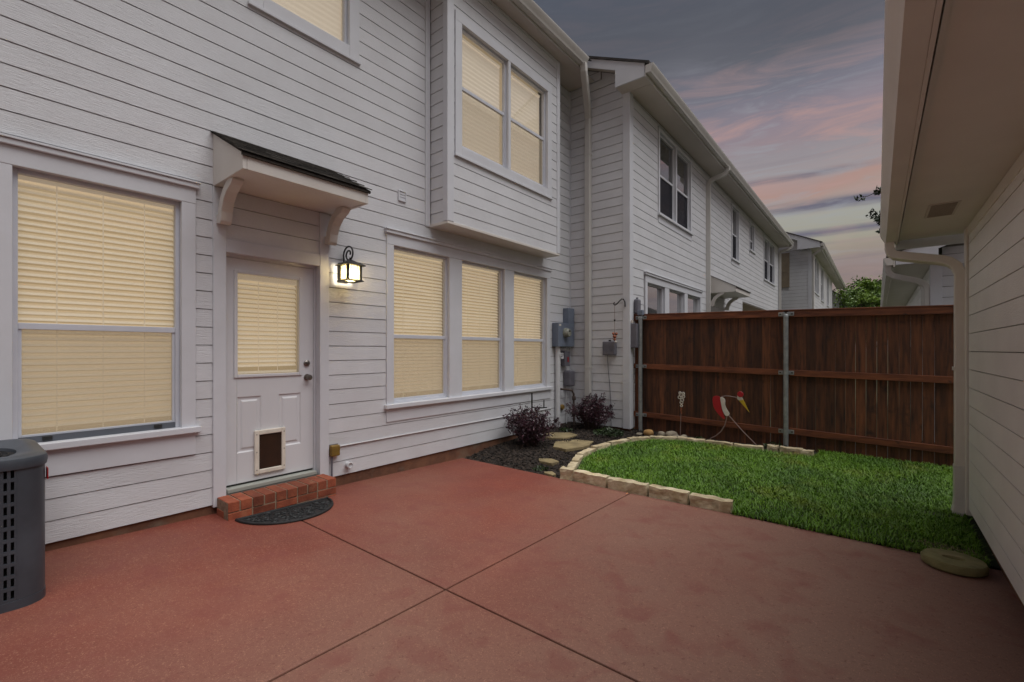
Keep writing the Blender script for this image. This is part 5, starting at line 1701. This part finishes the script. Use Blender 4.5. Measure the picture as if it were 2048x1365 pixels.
MB().prism([(-1.566, BY - 0.003, 0.797), (-1.508, BY - 0.003, 0.812), (-1.427, BY - 0.003, 0.632)], (0, 0.010, 0)).build('beak', M_YEL, bird, bevel=0.002)
MB().tube([(-1.728, BY, 0.56), (-1.735, BY, 0.50), (-1.755, BY, 0.42), (-1.808, BY, 0.317), (-1.88, BY, 0.245), (-1.955, BY, 0.20), (-2.0, BY, 0.11)], 0.0075, 8).build('leg', M_ROD, bird, smooth=True)
MB().tube([(-1.70, BY, 0.565), (-1.517, BY, 0.357), (-1.345, BY, 0.185), (-1.31, BY, 0.13)], 0.0075, 8).build('leg', M_ROD, bird, smooth=True)
orn = thing('garden_stake', 'white curly ornament on a thin stake in front of the fence', 'garden stake', (-2.41, 7.22, 0.15))
MB().tube([(-2.415, 7.22, 0.10), (-2.40, 7.22, 0.60), (-2.392, 7.22, 0.84)], 0.006, 6).build('stake', M_ROD, orn)
for i, (dx, z_, r_) in enumerate(((0, 0.825, 0.032), (-0.03, 0.785, 0.022), (0.028, 0.80, 0.022), (0.01, 0.745, 0.024), (0.0, 0.705, 0.022), (0.0, 0.655, 0.016), (0.03, 0.845, 0.018), (-0.022, 0.85, 0.018))):
    MB().tube([(-2.392 + dx + r_ * math.cos(a * 0.45), 7.212 + 0.002 * (i % 3), z_ + r_ * math.sin(a * 0.45)) for a in range(15)], 0.008, 6).build('curl', M_WHITE, orn, smooth=True)
MB().tube([(-2.395, 7.215, 0.63), (-2.40, 7.21, 0.58), (-2.39, 7.21, 0.53)], 0.010, 6).build('tassel', cop, orn)

# ================================================================== plants
rng = np.random.default_rng(4)


def leaves(C, size, aspect, rg_, updir=0.3):
    """diamond leaves (N,4,3) at centres C"""
    n_ = len(C)
    d_ = rg_.normal(size=(n_, 3))
    d_[:, 2] += updir
    d_ /= np.linalg.norm(d_, axis=1)[:, None]
    e = rg_.normal(size=(n_, 3))
    e -= (e * d_).sum(1)[:, None] * d_
    e /= np.linalg.norm(e, axis=1)[:, None]
    s_ = size * rg_.uniform(0.6, 1.35, n_)[:, None]
    nrm = np.cross(d_, e)
    a_ = C - d_ * s_
    b2 = C + e * s_ * aspect + nrm * s_ * 0.12
    c_ = C + d_ * s_
    f_ = C - e * s_ * aspect + nrm * s_ * 0.12
    return np.stack([a_, b2, c_, f_], 1)


def shrub(x0, y0, h, rx, label, seed, nst=42):
    rg_ = np.random.default_rng(seed)
    z0_ = soil_z(x0, y0)
    s_ = thing('shrub', label, 'shrub', (x0, y0, z0_), 'purple leaved shrubs in the bed')
    mb_ = MB()
    C = []
    for i_ in range(nst):
        a_ = rg_.uniform(0, 2 * math.pi)
        sp = rg_.uniform(0.1, 1.0) ** 0.6
        tip = Vector((x0 + rx * sp * math.cos(a_), y0 + rx * sp * math.sin(a_), z0_ + h * rg_.uniform(0.5, 1.0) * (1.0 - 0.40 * sp ** 2)))
        if tip.x < W + 0.06:
            tip.x = W + 0.06 + rg_.uniform(0, 0.05)
        base = Vector((x0 + 0.05 * math.cos(a_), y0 + 0.05 * math.sin(a_), z0_ - 0.02))
        mid = base.lerp(tip, 0.5) + Vector((0, 0, 0.10 * h)) + Vector(rg_.normal(size=3) * 0.03)
        pts_ = [base, base.lerp(mid, 0.5) + Vector((0, 0, 0.02)), mid, mid.lerp(tip, 0.5) + Vector(rg_.normal(size=3) * 0.015), tip]
        mb_.tube(pts_, [0.007, 0.006, 0.0045, 0.003, 0.0015], 5)
        for t_ in np.linspace(0.30, 1.0, 17):
            f_ = t_ * 4
            k0 = min(3, int(f_))
            q = pts_[k0].lerp(pts_[k0 + 1], f_ - k0)
            for _ in range(5):
                C.append(np.array(q) + rg_.normal(size=3) * (0.034 if t_ < 0.9 else 0.018))
    mb_.build('stems', M_STEM, s_)
    C = np.array(C)
    C[:, 0] = np.maximum(C[:, 0], W + 0.03)
    C[:, 2] = np.maximum(C[:, 2], z0_ + 0.02)
    np_mesh('leaves', leaves(C, 0.020, 0.42, rg_, 0.5), 4, M_LEAFP, s_, loc=(x0, y0, z0_))
    return s_


shrub(-4.0, 5.40, 0.68, 0.44, 'purple leaved shrub under the triple window', 1, nst=64)
shrub(-3.80, 6.86, 0.72, 0.42, 'purple leaved shrub in the corner by the return wall', 2, nst=52)


def tuft(x0, y0, r_, h, n_, label, seed):
    rg_ = np.random.default_rng(seed)
    z0_ = soil_z(x0, y0)
    a_ = rg_.uniform(0, 6.283, n_)
    rr = r_ * np.sqrt(rg_.uniform(0, 1, n_))
    C = np.stack([x0 + rr * np.cos(a_), y0 + rr * np.sin(a_), z0_ + 0.02 + rg_.uniform(0, h, n_) * (1 - 0.6 * rr / r_)], 1)
    o_ = np_mesh('ground_plant', leaves(C, 0.026, 0.35, rg_, 0.4), 4, M_LEAFD, None, loc=(x0, y0, z0_))
    return tag(o_, label, 'plant', 'small green plants in the bed')


tuft(-3.40, 6.72, 0.24, 0.13, 420, 'low dark green plant at the foot of the corner shrub', 1)
tuft(-3.25, 4.62, 0.09, 0.05, 70, 'tiny green seedling patch in the mulch near the patio', 2)
tuft(-1.10, 7.27, 0.16, 0.12, 130, 'wispy green weeds around the middle fence post', 3)
tuft(-2.12, 7.20, 0.10, 0.07, 70, 'small green weeds under the bird figure', 4)
tuft(-4.05, 6.50, 0.12, 0.06, 90, 'small green ground cover beside the white conduit', 5)

# lawn outline (x as a function of y on the left side)
lawn_poly = [(-2.74, 4.57), (-2.90, 4.98), (-3.02, 5.30), (-3.06, 5.72), (-3.01, 6.08), (-2.89, 6.43), (-2.70, 6.73), (-2.36, 6.92), (-1.98, 6.965), (-1.60, 6.955), (-1.22, 6.99), (-0.66, 7.02), (-0.60, 7.30), (-0.60, 7.40), (1.7, 7.40), (1.7, 5.64), (0.60, 5.64), (0.60, 4.425), (0.2, 4.43), (-0.3, 4.42), (-0.7, 4.435), (-1.02, 4.425), (-1.03, 4.575)]


def inside(px_, py_, poly):
    c = np.zeros(len(px_), bool)
    j = len(poly) - 1
    for i_ in range(len(poly)):
        xi, yi = poly[i_]
        xj, yj = poly[j]
        cond = ((yi > py_) != (yj > py_)) & (px_ < (xj - xi) * (py_ - yi) / (yj - yi + 1e-12) + xi)
        c ^= cond
        j = i_
    return c


# turf base follows the soil
tp = [(x_, y_) for x_, y_ in lawn_poly]
gxs, gys = np.meshgrid(np.linspace(-3.1, 1.7, 97), np.linspace(4.44, 7.42, 61))
ins = inside(gxs.ravel(), gys.ravel(), lawn_poly).reshape(gxs.shape)
V_, idx_, F_ = [], {}, []
for j in range(60):
    for i_ in range(96):
        if ins[j, i_] or ins[j + 1, i_] or ins[j, i_ + 1] or ins[j + 1, i_ + 1]:
            q = []
            for jj, ii in ((j, i_), (j, i_ + 1), (j + 1, i_ + 1), (j + 1, i_)):
                if (jj, ii) not in idx_:
                    idx_[(jj, ii)] = len(V_)
                    x_, y_ = gxs[jj, ii], gys[jj, ii]
                    V_.append((x_, max(y_, PATIO_END + 0.003), gz(x_, y_) + 0.022 + 0.008 * mnoise.noise(Vector((x_ * 3, y_ * 3, 0)))))
                q.append(idx_[(jj, ii)])
            F_.append(q)
o = MB().add(V_, F_).build('lawn', M_TURF, smooth=True)
tag(o, kind='structure')

NB = 115000
bx_ = rng.uniform(-3.1, 1.7, NB * 2)
by_ = rng.uniform(4.43, 7.42, NB * 2)
keep = inside(bx_, by_, lawn_poly)
dens = np.array([0.75 + 0.5 * mnoise.noise(Vector((a_ * 1.6, b_ * 1.6, 7))) for a_, b_ in zip(bx_, by_)])
bare = np.exp(-(((bx_ - 0.42) / 0.22) ** 2 + ((by_ - 5.42) / 0.05) ** 2)) + 0.8 * np.exp(-(((bx_ - 0.43) / 0.16) ** 2 + ((by_ - 4.62) / 0.09) ** 2))
keep &= rng.uniform(0, 1, NB * 2) < np.clip(dens, 0.35, 1.0) * (1 - np.clip(bare, 0, 0.97))
bx_, by_ = bx_[keep][:NB], by_[keep][:NB]
n_ = len(bx_)
bz_ = 0.03 + 0.105 * np.clip((by_ - PATIO_END) / 2.95, 0, 1) - 0.010 * (bx_ + 1.2) * np.clip((by_ - PATIO_END) / 2.95, 0, 1) + 0.018
ang = rng.uniform(0, 6.283, n_)
hh = rng.uniform(0.020, 0.055, n_)
near = by_ < 4.62
lean = rng.uniform(0.3, 1.3, n_) * hh
wd = rng.uniform(0.0020, 0.0036, n_)
dx, dy = np.cos(ang), np.sin(ang)
px_, py_ = -dy * wd, dx * wd
z0_ = np.zeros(n_)
V = np.zeros((n_, 5, 3))
V[:, 0] = np.stack([bx_ - px_, by_ - py_, bz_], 1)
V[:, 1] = np.stack([bx_ + px_, by_ + py_, bz_], 1)
V[:, 2] = np.stack([bx_ + dx * lean * 0.35 + px_ * 0.85, by_ + dy * lean * 0.35 + py_ * 0.85, bz_ + hh * 0.62], 1)
V[:, 3] = np.stack([bx_ + dx * lean * 0.35 - px_ * 0.85, by_ + dy * lean * 0.35 - py_ * 0.85, bz_ + hh * 0.62], 1)
V[:, 4] = np.stack([bx_ + dx * lean, by_ + dy * lean, bz_ + hh * 0.9], 1)
base = np.arange(n_)[:, None] * 5
Ft = np.concatenate([base + np.array([[0, 1, 2]]), base + np.array([[0, 2, 3]]), base + np.array([[3, 2, 4]])])
g = np_mesh('lawn_grass', V, 5, M_GRASS, None, kind='stuff', faces=Ft, loc=(-1.0, 5.8, 0.08))
tag(g, 'dense green lawn grass enclosed by pale edging stones', 'grass')

# dry clippings by the disc
nd = 220
cx_ = 0.42 + rng.normal(size=nd) * 0.12
cy_ = 4.60 + rng.normal(size=nd) * 0.05
a_ = rng.uniform(0, 6.283, nd)
ln = rng.uniform(0.012, 0.03, nd)
cz_ = np.array([gz(p_, q) for p_, q in zip(cx_, cy_)]) + rng.uniform(0.03, 0.05, nd)
cy_ = np.maximum(cy_, PATIO_END + 0.03)
C = np.stack([cx_, cy_, cz_], 1)
d_ = np.stack([np.cos(a_), np.sin(a_), rng.uniform(-0.2, 0.3, nd)], 1) * ln[:, None]
e_ = np.stack([-np.sin(a_), np.cos(a_), np.zeros(nd)], 1) * 0.003
o = np_mesh('dry_clippings', np.stack([C - d_, C + e_, C + d_, C - e_], 1), 4, M_DRY, None, kind='stuff', loc=(0.42, 4.6, 0.06))
tag(o, 'dry straw coloured clippings beside the mossy disc', 'clippings')

# mulch chips
bed_poly = [(-4.44, 4.47), (-2.86, 4.47), (-2.90, 4.62), (-3.04, 4.98), (-3.16, 5.30), (-3.19, 5.72), (-3.14, 6.12), (-3.01, 6.52), (-2.79, 6.86), (-2.40, 7.05), (-1.98, 7.09), (-1.2, 7.12), (-0.7, 7.16), (-0.6, 7.40), (-3.25, 7.40), (-3.25, 7.20), (-4.43, 7.20)]
NM = 15000
mx_ = rng.uniform(-4.44, -0.5, NM * 4)
my_ = rng.uniform(4.47, 7.4, NM * 4)
kp = inside(mx_, my_, bed_poly)
mx_, my_ = mx_[kp][:NM], my_[kp][:NM]
nm = len(mx_)
mz_ = np.array([soil_z(p_, q) for p_, q in zip(mx_, my_)]) + rng.uniform(0.0, 0.022, nm)
a_ = rng.uniform(0, 6.283, nm)
ln = rng.uniform(0.010, 0.034, nm)
wd_ = rng.uniform(0.003, 0.008, nm)
C = np.stack([mx_, my_, mz_], 1)
D = np.stack([np.cos(a_), np.sin(a_), rng.normal(size=nm) * 0.35], 1) * ln[:, None]
E = np.stack([-np.sin(a_), np.cos(a_), rng.normal(size=nm) * 0.4], 1) * wd_[:, None]
T = np.array([0, 0, 0.006])
Vm = np.stack([C - D - E, C + D - E * 0.7, C + D * 0.9 + E, C - D + E, C + T], 1)
base = np.arange(nm)[:, None] * 5
Fm = np.concatenate([base + np.array([[0, 1, 4]]), base + np.array([[1, 2, 4]]), base + np.array([[2, 3, 4]]), base + np.array([[3, 0, 4]])])
o = np_mesh('mulch', Vm, 5, M_MULCH, None, kind='stuff', faces=Fm, loc=(-3.6, 5.8, 0.1))
tag(o, 'dark shredded bark mulch covering the planting bed', 'mulch')
nl = 260
kx = rng.integers(0, nm, nl)
C = C[kx] + np.array([0, 0, 0.012])
o = np_mesh('leaf_litter', leaves(C, 0.012, 0.5, rng, 1.0), 4, pm('litter', (0.16, 0.12, 0.07), (0.08, 0.06, 0.035), scale=8, rough=0.9, island=0.6), None, kind='stuff', loc=(-3.6, 5.8, 0.1))
tag(o, 'scattered pale dead leaves lying on the mulch', 'leaf litter')


# ================================================================== trees
def tree(x0, y0, h, r_, label, seed, nclump=60, per=120, leaf=0.12, trunk_r=0.22, base_frac=0.3, mat=M_LEAFG, sq=1.0, limbs=()):
    rg_ = np.random.default_rng(seed)
    t_ = thing('tree', label, 'tree', (x0, y0, -0.3), 'trees beyond the garages')
    mb_ = MB()
    top = Vector((x0, y0, h * 0.8))
    mb_.tube([(x0, y0, -0.3), (x0 + 0.05, y0, h * 0.25), (x0 - 0.05, y0 + 0.05, h * 0.5), top], [trunk_r, trunk_r * 0.8, trunk_r * 0.55, trunk_r * 0.2], 9)
    C = []
    for i_ in range(nclump):
        d_ = rg_.normal(size=3)
        d_ /= np.linalg.norm(d_)
        q = d_ * rg_.uniform(0.55, 1.0)
        zc = h * (base_frac + (1 - base_frac) * 0.5) + q[2] * h * (1 - base_frac) * 0.5
        c_ = np.array([x0 + q[0] * r_ * sq, y0 + q[1] * r_, zc])
        st = Vector((x0, y0, h * (base_frac + 0.35 * (zc / h - base_frac))))
        mb_.tube([st, st.lerp(Vector(c_), 0.5) + Vector((0, 0, 0.15)), Vector(c_)], [trunk_r * 0.28, trunk_r * 0.16, 0.012], 5)
        cr_ = r_ * rg_.uniform(0.16, 0.30)
        pts_ = rg_.normal(size=(per, 3)) * cr_ * np.array([0.6, 0.6, 0.42])
        C.append(c_ + pts_)
    for lm in limbs:
        pts_ = [Vector(q) for q in lm]
        mb_.tube(pts_, [0.05 - 0.042 * i_ / (len(pts_) - 1) for i_ in range(len(pts_))], 6)
        for i_ in range(1, len(pts_)):
            for _ in range(7):
                f_ = rg_.uniform(0, 1)
                b0 = pts_[i_ - 1].lerp(pts_[i_], f_)
                tip = b0 + Vector(rg_.normal(size=3) * np.array([0.26, 0.3, 0.16]))
                mb_.tube([b0, b0.lerp(tip, 0.5) + Vector((0, 0, 0.02)), tip], [0.010, 0.007, 0.004], 4)
                tt = rg_.uniform(0.25, 1.0, 16)[:, None]
                C.append(np.array(b0) * (1 - tt) + np.array(tip) * tt + rg_.normal(size=(16, 3)) * 0.05)
    mb_.build('trunk', M_BARK, t_)
    C = np.concatenate(C)
    np_mesh('crown', leaves(C, leaf, 0.42, rg_, 0.2), 4, mat, t_, loc=(x0, y0, h * 0.6))
    return t_


tree(-0.35, 42.0, 6.7, 2.2, 'full green tree rising over the far end of the fence', 3, nclump=70, per=150, leaf=0.13)
tree(0.9, 46.0, 7.3, 2.3, 'tall green tree just left of the far garage eave', 5, nclump=60, per=130, leaf=0.14)
tree(-0.75, 36.0, 5.0, 1.1, 'bright low leafy shrub-like tree in front of the small far house', 7, nclump=30, per=110, leaf=0.10, trunk_r=0.1, base_frac=0.25)
tree(3.3, 18.5, 8.3, 2.35, 'large tree behind the garages with a branch reaching past the eave', 11, nclump=75, per=110, leaf=0.075, base_frac=0.42, mat=M_LEAFD,
     limbs=([(3.2, 18.5, 5.2), (1.9, 18.4, 6.2), (0.9, 18.4, 6.62), (0.2, 18.4, 6.60), (-0.25, 18.4, 6.42)], [(1.9, 18.4, 6.2), (0.9, 18.4, 5.9), (0.25, 18.4, 5.85), (0.05, 18.4, 5.62)], [(0.9, 18.4, 5.9), (0.35, 18.4, 5.4), (0.12, 18.4, 5.25)]))
